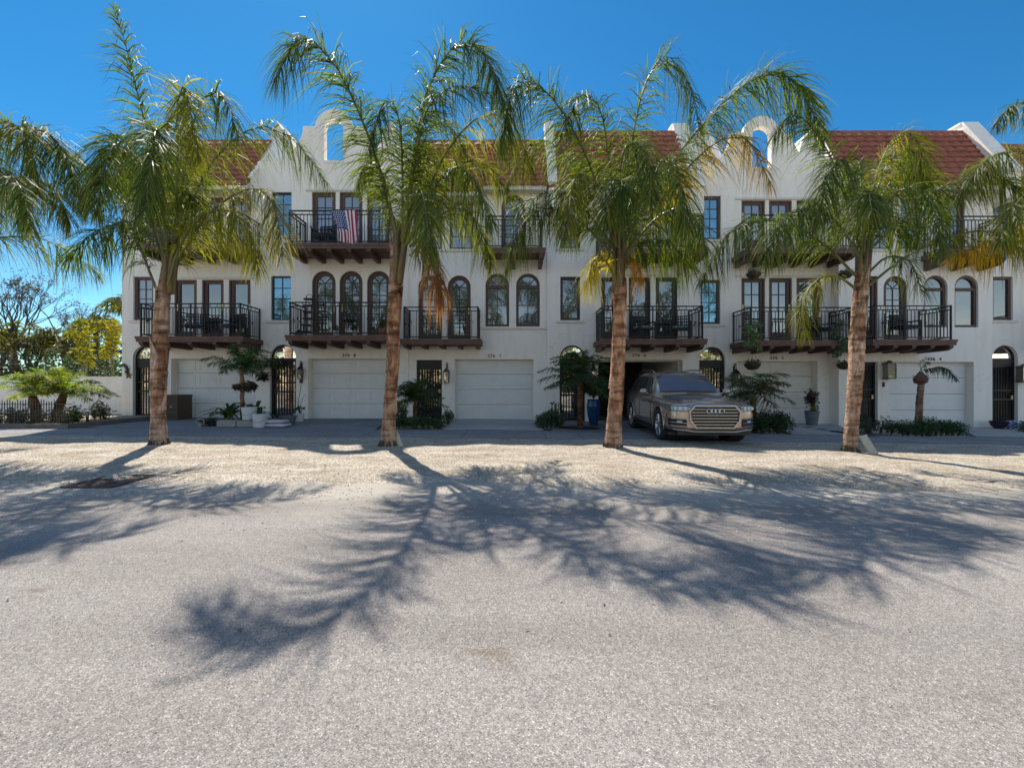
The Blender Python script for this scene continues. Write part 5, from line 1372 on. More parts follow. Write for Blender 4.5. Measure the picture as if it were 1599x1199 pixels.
def bush(name, label, cat, px, py, D, wpx, hpx, n, size, cols, seed, depth=None, group=None, flat=False, lobes=5):
    rg = random.Random(seed); x = fx(px, D); W = wpx * D / F / 2; H = hpx * D / F; zb = gz(x)
    t = thing(name, label, cat, (x, D, zb), group)
    dp = depth or W; mb = MB(); m2 = MB()
    for k in range(lobes):
        f = (k + .5) / lobes * 2 - 1 if lobes > 1 else 0
        cx = x + f * W * .72; cy = D + rg.uniform(-.4, .4) * dp; hh = H * (1 - .25 * abs(f) + rg.uniform(-.12, .12))
        leaf_cloud(mb, rg, (cx, cy, zb + hh * .5), (W / lobes * 1.7 if lobes > 1 else W, dp * .75, hh * .58), n // lobes, size, cols)
        stems(m2, rg, (cx, cy, zb), (cx, cy, zb + hh * .4), (W / lobes, dp * .5, hh * .4), 7)
    mb.build('foliage', LEAFD, t); m2.build('stem', TWIG, t)
    return t
DG = [(.05, .10, .035), (.065, .125, .042), (.036, .075, .03)]
MG = [(.05, .085, .025), (.07, .10, .03), (.035, .06, .02)]
OG = [(.085, .10, .03), (.12, .12, .045), (.06, .075, .03), (.15, .13, .06)]

def small_palm(name, label, px, D, z_top_px, trunk_px, fr, seed, group=None, cat='palm tree', L=.22, green=(.03, .06, .02), per_m=70, w=.012, base_z=None, lean=0, yel=0, r=.06, extra=0, ln=(.8, 1.1), tr_tint=(.7, .6, .5), droop=.3, plum=35, el=(-10, 75), fat=1.):
    """feather palm on a short trunk; fr = number of fronds"""
    rg = random.Random(seed); x = fx(px, D); zb = gz(x) if base_z is None else base_z
    t = thing(name, label, cat, (x, D, zb), group); zt = fz(z_top_px, D)
    top = Vector((x + lean, D, zt))
    trunk(t, [(x, D, zb - .05), (x + lean * .4, D, (zb + zt) / 2), tuple(top)], [r * 1.3, r, r * 1.15, r * .8], rg, nseg=30, nr=12, rough=.02, tint=tr_tint)
    for i in range(fr):
        az = 2 * math.pi * i / fr * 1.0 + rg.uniform(-.35, .35) + (i % 3) * .5; e = R(rg.uniform(*el)); l = rg.uniform(*ln)
        hz = Vector((math.cos(az), math.sin(az), 0)); d = hz * math.cos(e) + Vector((0, 0, math.sin(e)))
        p = [top, top + d * l * .4, top + d * l * .72 + Vector((0, 0, -.08 * l)), top + d * l * .85 + hz * l * .2 + Vector((0, 0, -.22 * l))]
        frond(t, p, rg, L=L, per_m=per_m, w=w, r0=.011, start=.12, green=tuple(g * rg.uniform(1.5, 2.4) for g in green), yellow=yel * rg.random(), droop=droop, plum=plum, segs=2)
    return t

# left garden behind the dwarf fence
small_palm('pygmy_date_palm', 'left one of two stubby date palms behind the dwarf picket fence', 58, 13.6, 618, 0, 24, 101, 'date palms behind the dwarf fence', green=(.10, .14, .02), L=.24, ln=(.9, 1.25), r=.13, lean=-.15, yel=.2, tr_tint=(.45, .32, .22), el=(5, 80))
small_palm('pygmy_date_palm', 'right one of two stubby date palms behind the dwarf picket fence', 86, 13.9, 615, 0, 26, 102, 'date palms behind the dwarf fence', green=(.09, .13, .025), L=.24, ln=(1.0, 1.35), r=.13, lean=.25, yel=.15, tr_tint=(.45, .32, .22), el=(-5, 75))
hx = [(12, 'leftmost', 1), (40, 'second from left', 2), (68, 'third from left', 3), (98, 'fourth from left', 4)]
for px, nm, sd_ in hx:
    bush('clipped_shrub', f'small olive green shrub behind the dwarf fence, {nm} of four', 'shrub', px, 0, 12.95, 34, 34, 620, .07, OG, 120 + sd_, depth=.3, group='shrubs behind the dwarf fence', lobes=3)
bush('clipped_shrub', 'loose olive shrub between the path light and the garden wall', 'shrub', 158, 0, 14.6, 32, 38, 700, .08, OG, 131, depth=.4, lobes=3)
bush('clipped_shrub', 'dark green shrub just left of the path light', 'shrub', 118, 0, 13.6, 30, 34, 600, .08, MG, 132, depth=.35, lobes=3)
# timber edging and dwarf fence
TIMB = mat('weathered_timber', (.20, .175, .155), .85, noise_amt=.4, noise_scale=5, streak=(.4, 3, 6), bump=.4)
KERB = mat('kerb_board', (.17, .155, .14), .85, noise_amt=.35, noise_scale=3, bump=.3)
xk0, xk1 = -15.5, fx(109, 12.4)
mb = MB(); mb.box(xk0, xk1, 12.35, 12.43, gz(-12) - .1, gz(-12) + .15); mb.box(xk1 - .08, xk1, 12.431, 15.5, gz(-12) - .1, gz(-12) + .15)
tag(mb.build('bed_edging', KERB), 'grey timber edging board around the left planting bed', 'edging')
sheet('planting_bed', SAND, [-30, xk1 - .05], [12.45, 30], .10)
t = thing('picket_fence', 'low dark picket fence along the timber edging at far left', 'fence', (-13.2, 12.55, gz(-12)))
mb = MB(); rg = random.Random(3); x = xk0
for i in range(60):
    x = xk0 + i * .072
    if x > xk1 - .1: break
    h = .62 + rg.uniform(-.03, .03) - (.25 if x > xk1 - .5 else 0); mb.box(x - .007, x + .007, 12.54, 12.555, gz(-12) + .05, gz(-12) + .15 + h)
mb.build('picket', mat('fence_iron', (.07, .055, .045), .7), t)
mb = MB(); mb.box(xk0, xk1 - .1, 12.556, 12.57, gz(-12) + .26, gz(-12) + .28); mb.box(xk0, xk1 - .1, 12.556, 12.57, gz(-12) + .66, gz(-12) + .68); mb.build('rail', MATS['fence_iron'], t)
# garden wall
mb = MB(); xa, xb = fx(-60, 17), -13.9; mb.box(xa, xb - .002, 17.0, 17.2, -.2, fz(590, 17)); mb.box(xa, xb - .002, 16.97, 17.23, fz(590, 17), fz(590, 17) + .05)
tag(mb.build('garden_wall', STUCCO), 'low white stucco garden wall joining the left house corner', 'wall')
# path light
t = thing('path_light', 'short black bollard path light with pale lens by the shrubs', 'path light', (fx(136, 13.2), 13.2, gz(-12)))
x = fx(136, 13.2); z = gz(-12); mb = MB(); mb.lathe([(.045, 0), (.04, .02), (.035, .26), (.045, .27), (.045, .28), (.001, .28)], (x, 13.2, z), 14); mb.build('post', IRON, t)
mb = MB(); mb.lathe([(.04, 0), (.04, .12)], (x, 13.2, z + .28), 14); mb.build('lens', LGLASS, t); mb = MB(); mb.lathe([(.06, 0), (.055, .02), (.01, .03)], (x, 13.2, z + .40), 14); mb.build('cap', IRON, t)

# yellow feather palms behind the garden wall
def areca(label, px, D, base_py, tips, seed, green=(.15, .17, .02), L=.30):
    rg = random.Random(seed); x = fx(px, D); t = thing('areca_palm', label, 'palm tree', (x, D, gz(x)), 'yellow feather palms behind the garden wall')
    for i, (tx, ty, sag) in enumerate(tips):
        a = Vector((x + rg.uniform(-.15, .15), D + rg.uniform(-.1, .1), gz(x))); b = P3(tx, ty, D + rg.uniform(-.6, .2)); m = P3(px + (tx - px) * .45, min(ty, base_py) + sag, D)
        m1 = Vector((x + (tx - px) * .004, D, fz(base_py, D)))
        frond(t, [a, m1, m, b], rg, L=L, per_m=30, w=.045, r0=.03, start=.62, green=green, yellow=.3, tip=(.42, .33, .03), droop=.12, plum=12, segs=2)
    return t
areca('yellow green feather palm with arching fronds, left one behind the garden wall', 132, 18.6, 565, [(97, 528, -12), (118, 505, -4), (156, 518, -14), (104, 556, -10), (140, 575, -18)], 141, (.12, .15, .02))
areca('yellow feather palm touching the house corner behind the garden wall', 176, 19.2, 555, [(150, 516, -12), (172, 508, -4), (190, 518, -8), (160, 560, -14)], 142, (.20, .19, .02))
def bg_palm(label, px, D, top, seed, green, n=16, ln=(1.6, 2.2), yel=.3):
    rg = random.Random(seed); x = fx(px, D); t = thing('background_palm', label, 'palm tree', (x, D, gz(x))); tp = P3(px, top, D)
    trunk(t, [(x, D, 0), (x + .1, D, tp.z * .5), tuple(tp)], [.2, .15, .15], rg, nseg=20, nr=10)
    for i in range(n):
        az = 2 * math.pi * i / n; e = R(rg.uniform(5, 75)); l = rg.uniform(*ln); hz = Vector((math.cos(az), math.sin(az), 0)); d = hz * math.cos(e) + Vector((0, 0, math.sin(e)))
        frond(t, [tp, tp + d * l * .4, tp + d * l * .7 + Vector((0, 0, -.1)), tp + d * l * .8 + hz * .5 + Vector((0, 0, -.45 * l))], rg, L=.5, per_m=26, w=.04, r0=.03, green=green, yellow=yel * rg.random(), segs=2, droop=.5)
bg_palm('tall palm crown peeking out beside the upper left house corner', 199, 22, 485, 151, (.09, .11, .02), n=12, ln=(1.0, 1.4), yel=.5)
bg_palm('olive palm with drooping crown left of the tall palm crown', 150, 24, 520, 152, (.05, .065, .025), n=14, ln=(1.2, 1.7), yel=.1)
bg_palm('dark cabbage palm low behind the left fence palms', 20, 22, 540, 153, (.05, .06, .025), n=18)
bg_palm('dark cabbage palm left of the yellow feather palms', 100, 23, 545, 154, (.055, .06, .025), n=18)

def branchy(t, rg, base, h, r, spread, depth, leafmb, cols, lsize, nleaf, lean=0):
    mb = MB()
    def rec(p, d, l, r_, k):
        q = p + d * l; mid = (p + q) / 2 + Vector((rg.uniform(-1, 1), rg.uniform(-1, 1), rg.uniform(-.3, .6))) * l * .10
        mb.tube([p, mid, q], [r_, r_ * .85, r_ * .68], 6 if k > 1 else 4)
        if k == 0:
            if nleaf: leaf_cloud(leafmb, rg, q, (l * .8, l * .8, l * .6), nleaf, lsize, cols)
            return
        for i in range(3 if rg.random() < .55 else 2):
            a = rg.uniform(.25, .8) * spread; ax = Vector((rg.gauss(0, 1), rg.gauss(0, 1), rg.gauss(0, 1))).normalized()
            nd = (Matrix.Rotation(a, 3, ax) @ d); nd.z += .12; nd.normalize(); rec(q, nd, l * rg.uniform(.66, .86), r_ * .62, k - 1)
    rec(Vector(base), Vector((lean, 0, 1)).normalized(), h, r, depth)
    return mb
def bg_tree(label, px, D, h, r, depth, seed, cols, lsize, nleaf, lean=0, spread=1.0):
    rg = random.Random(seed); x = fx(px, D); t = thing('background_tree', label, 'tree', (x, D, gz(x)), 'trees beyond the garden wall'); lm = MB()
    br = branchy(t, rg, (x, D, gz(x) - .1), h, r, spread, depth, lm, cols, lsize, nleaf, lean); br.build('trunk', TWIG, t)
    if nleaf: lm.build('crown', LEAFD, t)
BR = [(.13, .10, .06), (.09, .08, .04), (.16, .12, .08), (.06, .06, .03)]
bg_tree('bare grey tree whose thin dark twigs stand against the sky', 58, 26, 2.0, .15, 6, 161, BR, .12, 5, -.1, .9)
bg_tree('sparse leaning tree with a long bare limb reaching right', 95, 27, 1.7, .12, 6, 162, BR, .12, 4, .35, .9)
bg_tree('curved bare tree at the far left edge behind the date palms', -5, 25, 2.1, .14, 6, 163, BR, .12, 5, .1, .8)
bg_tree('brownish leafy tree in the middle of the background trees', 42, 28, 1.3, .16, 5, 164, BR + DG, .16, 30, 0, 1.1)
bg_tree('olive leafy tree behind the yellow feather palms', 130, 29, .95, .15, 5, 165, DG + BR, .16, 30, 0, 1.1)
bg_tree('dull green leafy tree nearest the house among the background trees', 178, 30, 1.05, .15, 5, 166, MG + BR + DG, .16, 30, 0, 1.1)
bg_tree('leafy tree cut by the left edge among the background trees', -10, 30, 1.3, .15, 5, 167, OG + BR, .16, 26, 0, 1.1)
rg = random.Random(170); mb = MB()
for i in range(60):
    px = rg.uniform(-260, 205); D = rg.uniform(20, 30); h = rg.uniform(1.3, 2.5)
    leaf_cloud(mb, rg, (fx(px, D), D, h * .6), (rg.uniform(.8, 1.6), .8, h), 620, .17, rg.choice([BR, DG, MG, DG, BR]))
tag(mb.build('thicket', LEAFD), 'tangled brown and green undergrowth beyond the garden wall', 'thicket', kind='stuff')
mb = MB(); rg = random.Random(171)
for i in range(70):
    x = -140 + 280 * i / 69 + rg.uniform(-2, 2); y = rg.uniform(52, 68); leaf_cloud(mb, rg, (x, y, 1.6), (3.2, 2, rg.uniform(2.0, 3.6)), 260, .55, MG + BR + DG)
tag(mb.build('distant_wood', LEAFD), 'distant line of scrub and trees closing the view behind the houses', 'wood', kind='stuff')
# the opposite side of the street: a belt of trees behind the viewer, seen in the window panes
mb = MB(); rg = random.Random(172)
for i in range(34):
    x = -48 + 96 * i / 33 + rg.uniform(-1, 1); y = rg.uniform(-27, -22); h = rg.uniform(6.5, 11.5)
    leaf_cloud(mb, rg, (x, y, h * .60), (2.2, 1.6, h * .40), 700, .40, MG + DG + [(.16, .16, .03), (.22, .18, .03)])
    leaf_cloud(mb, rg, (x, y + 2, 2.9), (2.4, 1.2, 3.0), 520, .40, [(.24, .20, .04), (.16, .16, .04), (.30, .24, .05)])
    mb.tube([(x, y, 0), (x + .2, y, h * .6)], [.22, .14], 6, col=(.12, .09, .06))
tag(mb.build('street_trees', LEAFD), 'belt of trees across the street mirrored in the window panes', 'wood', kind='stuff')

# ------------------------------------------------------------------ bed and pots by the second house
def pot(name, label, cat, px, D, r, h, m, prof=None, zoff=0, rim=True, soil=True):
    x = fx(px, D); z = gz(x) + .02 + zoff
    t = thing(name, label, cat, (x, D, z))
    pr_ = prof or [(r * .72, 0), (r * .78, .01), (r * .97, h * .93), (r * 1.05, h * .94), (r * 1.05, h), (r * .93, h), (r * .90, h * .9), (.001, h * .88)]
    mb = MB(); mb.lathe(pr_, (x, D, z), 28); mb.build('body', m, t, smooth=False)
    return t, Vector((x, D, z + h))
SOIL = mat('dark_soil', (.03, .022, .016), .95, bump=.5)
WPL = mat('white_bucket_plastic', (.62, .64, .66), .35, noise_amt=.1)
def bucket(label, px, D, r, h, zoff=0, yoff=0):
    t, top = pot('bucket', label, 'bucket', px, D, r, h, WPL, [(r * .84, 0), (r * .86, .008), (r * .95, h * .72), (r * 1.03, h * .73), (r * 1.03, h * .77), (r * .97, h * .78), (r * 1.0, h * .95), (r * 1.07, h * .96), (r * 1.07, h), (r * .95, h), (r * .93, h * .9), (.001, h * .88)], zoff)
    mb = MB(); c = top - Vector((0, 0, h * .25)); mb.tube([c + Vector((r * 1.05 * math.cos(a), -r * 1.07 * abs(math.sin(a)) - .004, -h * .35 * math.sin(a))) for a in [math.pi * k / 12 for k in range(13)]], .005, 5); mb.build('handle', PEWTER, t)
    mb = MB(); mb.lathe([(r * .9, 0), (.001, .01)], top - Vector((0, 0, h * .09)), 18); mb.build('soil', SOIL, t)
    return t
Dp = 13.1
STONE = mat('pale_stone_block', (.36, .35, .33), .85, noise_amt=.3, noise_scale=8, bump=.4)
def block(label, px0, px1, D, h, d=.2):
    mb = MB(); x0, x1 = fx(px0, D), fx(px1, D); z = gz(x0) + .02; b = .015
    mb.box(x0, x1, D, D + d, z, z + h); mb.box(x0 + .03, x1 - .03, D + .03, D + d - .03, z + h, z + h + .012)
    o = mb.build('stone_block', STONE, loc=((x0 + x1) / 2, D, z)); bv = o.modifiers.new('b', 'BEVEL'); bv.width = .012; bv.segments = 2
    tag(o, label, 'block', 'stone blocks edging the bed by the white buckets'); return o
block('pale stone edging block left of the white buckets', 338, 367, Dp, .17)
block('pale stone edging block under the upper white bucket', 369, 396, Dp, .17)
bucket('white bucket standing on the stone block', 389, Dp + .14, .205, .36, .20)
bucket('white bucket standing on the ground beside the soil bags', 406, Dp - .05, .20, .37)
mb = MB(); rg = random.Random(7); BAG = mat('bag_print', (.60, .58, .58), .4, col2=(.35, .12, .10), noise_scale=3)
t = thing('soil_bag', 'flattened soil bag with red print on top of another bag', 'bag', (fx(429, 13.0), 13.0, gz(-6) + .10)); 
def bag(par, cx, cy, cz, w, d, h, m, sd):
    mb = MB(); vs = []; n = 12; mm = 8
    for top in (1, -1):
        for j in range(mm + 1):
            for i in range(n + 1):
                u = i / n * 2 - 1; v = j / mm * 2 - 1; e = (1 - u ** 6) * (1 - v ** 6)
                vs.append((cx + u * w / 2, cy + v * d / 2, cz + h / 2 + top * h / 2 * e ** .5 + .012 * noise.noise(Vector((u * 3, v * 3, sd)))))
    k = (n + 1) * (mm + 1); fs = []
    for j in range(mm):
        for i in range(n):
            a = j * (n + 1) + i; fs.append((a, a + 1, a + n + 2, a + n + 1)); fs.append((k + a, k + a + n + 1, k + a + n + 2, k + a + 1))
    mb.add(vs, fs); return mb.build('sack', m, par, smooth=True)
bag(t, fx(429, 13.0), 13.15, gz(-6) + .13, .55, .38, .10, mat('bag_red', (.50, .33, .30), .45, col2=(.6, .57, .55), noise_scale=4), 1)
t = thing('soil_bag', 'white soil bag lying on the ground at the bottom of the pair', 'bag', (fx(431, 13.0), 13.0, gz(-6)))
bag(t, fx(431, 13.0), 13.12, gz(-6) + .02, .62, .42, .11, mat('bag_white', (.62, .62, .66), .4, col2=(.38, .38, .42), noise_scale=4), 2)
SLATE = mat('slate_pot', (.13, .15, .17), .6, noise_amt=.2, noise_scale=5)
CERW = mat('white_ceramic', (.60, .59, .56), .4, noise_amt=.12)
t, tp = pot('planter', 'wide low slate grey planter in front of the arched gate', 'planter', 449, 14.0, .26, .26, SLATE)
mb = MB(); mb.lathe([(.23, 0), (.001, .02)], tp - Vector((0, 0, .04)), 16); mb.build('soil', SOIL, t)
t, tp = pot('potted_cane_plant', 'white pot with a tall thin leafless plant under the black lantern', 'potted plant', 467, 14.9, .165, .28, CERW)
mb = MB(); rg = random.Random(9); mb.tube([tp, tp + Vector((-.02, 0, .45)), tp + Vector((.06, 0, .9)), tp + Vector((.10, 0, 1.15))], [.014, .01, .008, .005], 5)
mb.tube([tp, tp + Vector((.05, 0, .3)), tp + Vector((.12, 0, .5)), tp + Vector((.2, 0, .62))], [.012, .009, .007, .004], 5); mb.tube([tp, tp + Vector((-.06, 0, .3)), tp + Vector((-.05, 0, .55))], [.01, .008, .004], 5)
mb.build('stem', mat('green_cane', (.10, .12, .06), .6), t); mb = MB(); leaf_cloud(mb, rg, tp + Vector((0, 0, .15)), (.2, .15, .12), 50, .12, MG); mb.build('leaf', LEAFD, t)
# broad leaved plants
def strap_plant(label, px, D, h, n, L, seed, cols, base=0, wd=.07, name='broad_leaved_plant'):
    rg = random.Random(seed); x = fx(px, D); z = gz(x) + base; t = thing(name, label, 'plant', (x, D, z)); mb = MB(); m2 = MB()
    for i in range(n):
        az = rg.uniform(0, 6.28); e = R(rg.uniform(15, 80)); hz = Vector((math.cos(az), math.sin(az) * .7, 0)); d = hz * math.cos(e) + Vector((0, 0, math.sin(e)))
        o = Vector((x + rg.uniform(-.1, .1), D + rg.uniform(-.1, .1), z + h * rg.uniform(.2, .75))); l = L * rg.uniform(.7, 1.2); S = d.cross(Vector((0, 0, 1))).normalized(); g = tuple(c * rg.uniform(.7, 1.3) for c in rg.choice(cols)); vs = []
        for k in range(7):
            f = k / 6; c = o + d * l * f + Vector((0, 0, -1)) * l * .55 * f * f; hw = wd * math.sin(math.pi * (f * .9 + .08)) ** .8; up_ = Vector((0, 0, .3 * hw)); vs += [c - S * hw + up_, c, c + S * hw + up_]
        mb.add(vs, [(3 * k + q, 3 * k + q + 1, 3 * k + q + 4, 3 * k + q + 3) for k in range(6) for q in (0, 1)], 0, g)
    for i in range(6): a = rg.uniform(-.12, .12); m2.tube([(x + a, D + rg.uniform(-.08, .08), z), (x + a * 1.3, D, z + h * .8)], [.025, .018], 6)
    mb.build('leaf', LEAFD, t); m2.build('stem', mat('green_cane', (.10, .12, .06), .6), t); return t
strap_plant('broad strap leaved plant left of the small palm, behind the stone blocks', 356, 13.7, .5, 34, .95, 181, [(.07, .14, .045), (.05, .11, .04), (.11, .16, .04)], wd=.06)
strap_plant('broad dark leaved plant behind the white buckets', 398, 14.0, .6, 44, .72, 182, [(.05, .11, .04), (.07, .14, .05), (.04, .08, .03)])
bush('succulent_mound', 'dark low succulents between the garden ornament and the stone block', 'plant', 328, 0, 13.3, 34, 17, 500, .06, [(.035, .035, .028), (.05, .055, .04), (.02, .022, .02)], 183, depth=.25, lobes=4)
# little round garden ornament
x = fx(310, 12.9); z = gz(x) + .02; mb = MB(); rgo = .12
mb.tube([(x + .12 * math.cos(a), 12.95, z + .15 + .085 * math.sin(a)) for a in [2 * math.pi * k / 20 for k in range(21)]], .014, 6, cap=False)
mb.tube([(x - .06, 12.95, z + .14), (x, 12.95, z + .10), (x + .06, 12.95, z + .14)], .01, 5); mb.tube([(x, 12.95, z), (x, 12.95, z + .10)], .03, 8); mb.box(x - .07, x + .07, 12.9, 13.0, z, z + .02)
tag(mb.build('garden_ornament', STONE), 'small round wire and stone ornament at the left end of the bed', 'ornament')
# feather palm in the bed with a mounted fern
small_palm('pygmy_date_palm', 'small feather palm standing before the white garage doors of the left houses', 378, 13.9, 577, 0, 20, 191, L=.26, green=(.03, .055, .025), ln=(.85, 1.3), r=.065, el=(5, 85), tr_tint=(.75, .62, .55), per_m=80)
def fern_board(label, px, py, D, seed, sc=1.):
    rg = random.Random(seed); c = P3(px, py, D); t = thing('staghorn_fern', label, 'fern', tuple(c)); mb = MB(); mb.lathe([(.001, -.1 * sc), (.11 * sc, -.06 * sc), (.13 * sc, 0), (.10 * sc, .07 * sc), (.001, .1 * sc)], c, 12); mb.build('root_ball', mat('fern_root', (.09, .05, .03), .9, bump=.5), t, smooth=True)
    mb = MB(); leaf_cloud(mb, rg, c, (.2 * sc, .14 * sc, .17 * sc), 130, .15 * sc, [(.03, .035, .025), (.06, .04, .03), (.04, .05, .03)], hang=.6); mb.build('leaf', LEAFD, t); return t
fern_board('dark drooping fern tied to the right side of the small palm trunk', 390, 601, 13.8, 201, 1.1)
fern_board('thin dark fern tray on the left side of the small palm trunk', 371, 603, 13.8, 202, .7)
t = fern_board('brown rooted fern hanging on the wall left of the arched gate', 410, 586, D0 - .15, 203, 1.15)
rg = random.Random(204)
for i in range(9):
    az = rg.uniform(-3.1, 0); c = P3(410, 580, D0 - .15); hz = Vector((math.cos(az), math.sin(az) * .6, 0)); l = rg.uniform(.5, .8)
    frond(t, [c, c + hz * l * .4 + Vector((0, 0, .35)), c + hz * l * .8 + Vector((0, 0, .38)), c + hz * l * 1.1 + Vector((0, 0, .15))], rg, L=.2, per_m=60, w=.014, r0=.008, green=(.04, .06, .03), segs=2)
# storage box behind the left palm
x0, x1 = fx(256, 15.6), fx(287, 15.6); z = gz(x0) + .02; t = thing('storage_box', 'brown wicker storage box between the left palm trunk and the garage door', 'box', ((x0 + x1) / 2, 15.5, z))
WICK = mat('wicker_brown', (.10, .065, .045), .7, noise_amt=.35, noise_scale=30, bump=.5); mb = MB(); mb.box(x0, x1, 15.3, 16.0, z, z + .78); mb.build('body', WICK, t)
mb = MB(); mb.box(x0 - .015, x1 + .015, 15.28, 16.02, z + .782, z + .84); mb.build('lid', WICK, t); mb = MB(); mb.box(x1 - .25, x1 - .19, 15.285, 15.299, z + .42, z + .46); mb.build('latch', BRASS, t)
mb = MB(); mb.box(x0 + .02, x1 - .02, 15.292, 15.299, z + .25, z + .262); mb.box(x0 + .02, x1 - .02, 15.292, 15.299, z + .52, z + .532); mb.build('strap', PEWTER, t)
# third house bed
small_palm('pygmy_date_palm', 'bushy date palm before the lattice door of the middle house', 648, 13.8, 626, 0, 34, 211, L=.24, green=(.025, .05, .022), ln=(.7, 1.0), r=.07, el=(0, 85), tr_tint=(.5, .4, .32), per_m=85)
bush('ground_cover', 'dark leafy ground cover around the bushy date palm', 'plant', 650, 0, 13.25, 120, 20, 2600, .075, DG + [(.04, .065, .03)], 212, depth=.5, lobes=9)
bush('round_shrub', 'small round dark shrub at the foot of the lattice door', 'shrub', 700, 0, 14.6, 24, 26, 700, .06, DG, 213, lobes=1)
bush('tall_shrub', 'narrow dark shrub rising behind the second palm trunk', 'shrub', 627, 0, 14.6, 22, 46, 500, .09, DG, 214, depth=.3, lobes=2)
# fourth house bed
bush('clipped_hedge', 'clipped dark hedge at the right edge of the pale driveway', 'hedge', 858, 0, 13.6, 56, 33, 3000, .06, DG + [(.04, .075, .028)], 221, depth=.8, lobes=6)
small_palm('pygmy_date_palm', 'tall dark date palm in front of the arched gate by the blue pot', 906, 13.6, 588, 0, 40, 222, L=.25, green=(.022, .045, .025), ln=(.9, 1.35), r=.085, el=(-25, 80), tr_tint=(.5, .38, .28), per_m=80)
strap_plant('spiky dark shrub between the hedge and the tall date palm', 866, 14.2, .9, 22, .4, 223, [(.03, .06, .035), (.02, .045, .025)], wd=.03)
BLUE = mat('blue_glaze', (.015, .06, .20), .22, noise_amt=.3)
t, tp = pot('glazed_pot', 'tall blue glazed pot between the date palm and the leaning trunk', 'pot', 927, 14.6, .2, .82, BLUE, [(.12, 0), (.13, .02), (.20, .35), (.225, .6), (.20, .78), (.22, .82), (.18, .82), (.17, .76), (.001, .75)])
t = thing('potted_palm', 'dark feathery plant growing in the tall blue pot', 'plant', tuple(tp)); rg = random.Random(224)
for i in range(18):
    az = rg.uniform(0, 6.28); hz = Vector((math.cos(az), math.sin(az), 0)); l = rg.uniform(.5, .85); frond(t, [tp, tp + hz * l * .35 + Vector((0, 0, l * .6)), tp + hz * l * .8 + Vector((0, 0, l * .7)), tp + hz * l * 1.15 + Vector((0, 0, l * .35))], rg, L=.2, per_m=60, w=.018, r0=.008, green=(.03, .055, .03), segs=2)
mb = MB(); x = fx(906, 13.4); mb.add([(x + math.cos(a) * .62, 13.5 + math.sin(a) * .5, gz(x) + .034 + 0) for a in [2 * math.pi * k / 24 for k in range(24)]], [tuple(range(24))]); tag(mb.build('soil_ring', SOIL), kind='structure')
# fifth house bed
small_palm('feather_palm', 'grey green feather palm behind the front corner of the parked car', 1178, 13.4, 612, 0, 26, 231, L=.3, green=(.05, .06, .035), ln=(.85, 1.2), r=.08, lean=-.05, el=(-15, 58), tr_tint=(.6, .45, .38), per_m=50, w=.016)
bush('dark_shrub', 'wide dark shrub between the parked car and the tan garage door', 'shrub', 1200, 0, 13.0, 84, 40, 3600, .075, DG + [(.05, .04, .03), (.035, .05, .03)], 232, depth=.6, lobes=7)
t, tp = pot('planter', 'tall slate pot standing at the right jamb of the tan garage', 'planter', 1268, 15.6, .21, .50, SLATE, [(.15, 0), (.16, .01), (.225, .48), (.235, .5), (.20, .5), (.19, .44), (.001, .43)])
t = thing('potted_shrub', 'reddish dark plant with lime leaves in the tall slate pot', 'plant', tuple(tp)); mb = MB(); rg = random.Random(233); leaf_cloud(mb, rg, tp + Vector((-.02, 0, .42)), (.24, .2, .38), 330, .11, [(.06, .02, .02), (.035, .04, .02), (.05, .015, .015)]); leaf_cloud(mb, rg, tp + Vector((0, -.08, .05)), (.17, .12, .14), 130, .08, [(.16, .20, .03), (.10, .15, .03)]); mb.build('foliage', LEAFD, t)
mb = MB(); stems(mb, rg, tp - Vector((0, 0, .1)), tp + Vector((0, 0, .3)), (.2, .15, .35), 10, .008); mb.build('stem', TWIG, t)
# sixth house bed
bush('clipped_hedge', 'low clipped hedge along the front of the white flush garage', 'hedge', 1458, 0, 12.75, 138, 29, 5200, .06, DG + [(.03, .07, .03)], 241, depth=.5, lobes=11)
bush('creeping_shrub', 'sprawling dark ground shrub with dry twigs right of the right palm', 'shrub', 1375, 0, 13.4, 80, 26, 1500, .06, DG + [(.10, .085, .08), (.07, .06, .055)], 242, depth=.6, lobes=7)
def mound(x, y):
    return .16 * math.exp(-(((x - 7.9) / 1.3) ** 2 + ((y - 12.9) / .7) ** 2)) - .06 * max(0, abs(x - 8.2) - 1.6) + .02 * noise.noise(Vector((x * 3, y * 3, 0)))
sheet('mulch_bed', mat('mulch', (.12, .10, .09), .95, col2=(.05, .04, .035), noise_scale=14, bump=.8), rng_(fx(1340, 12.4), fx(1530, 12.8), .1), rng_(12.3, 16, .1), .02, mound)
rg = random.Random(243); x = fx(1436, 13.9); D = 13.9; t = thing('bottle_palm', 'short palm with a brown bulb and one green frond before the white flush garage', 'palm tree', (x, D, gz(x)))
trunk(t, [(fx(1434, D), D, gz(x) - .05), (fx(1436, D), D, fz(630, D)), (fx(1439, D), D, fz(598, D))], [.12, .11, .10, .09], rg, nseg=30, nr=14, tint=(.8, .7, .65))
mb = MB(); c = P3(1438, 592, D); mb.lathe([(.06, -.17), (.15, -.10), (.175, -.02), (.15, .07), (.08, .17), (.03, .25)], c, 16)
for k in range(90):
    a = rg.uniform(0, 6.28); z_ = rg.uniform(-.14, .12); r_ = .17 * math.cos(z_ * 5) ** .5; p = c + Vector((math.cos(a) * r_, math.sin(a) * r_, z_)); mb.tube([p, p + Vector((math.cos(a) * .03, math.sin(a) * .03, .04))], [.008, .002], 3)
mb.build('bulb', mat('bulb_fibre', (.14, .07, .05), .9, bump=.6), t)
tp = P3(1438, 578, D)
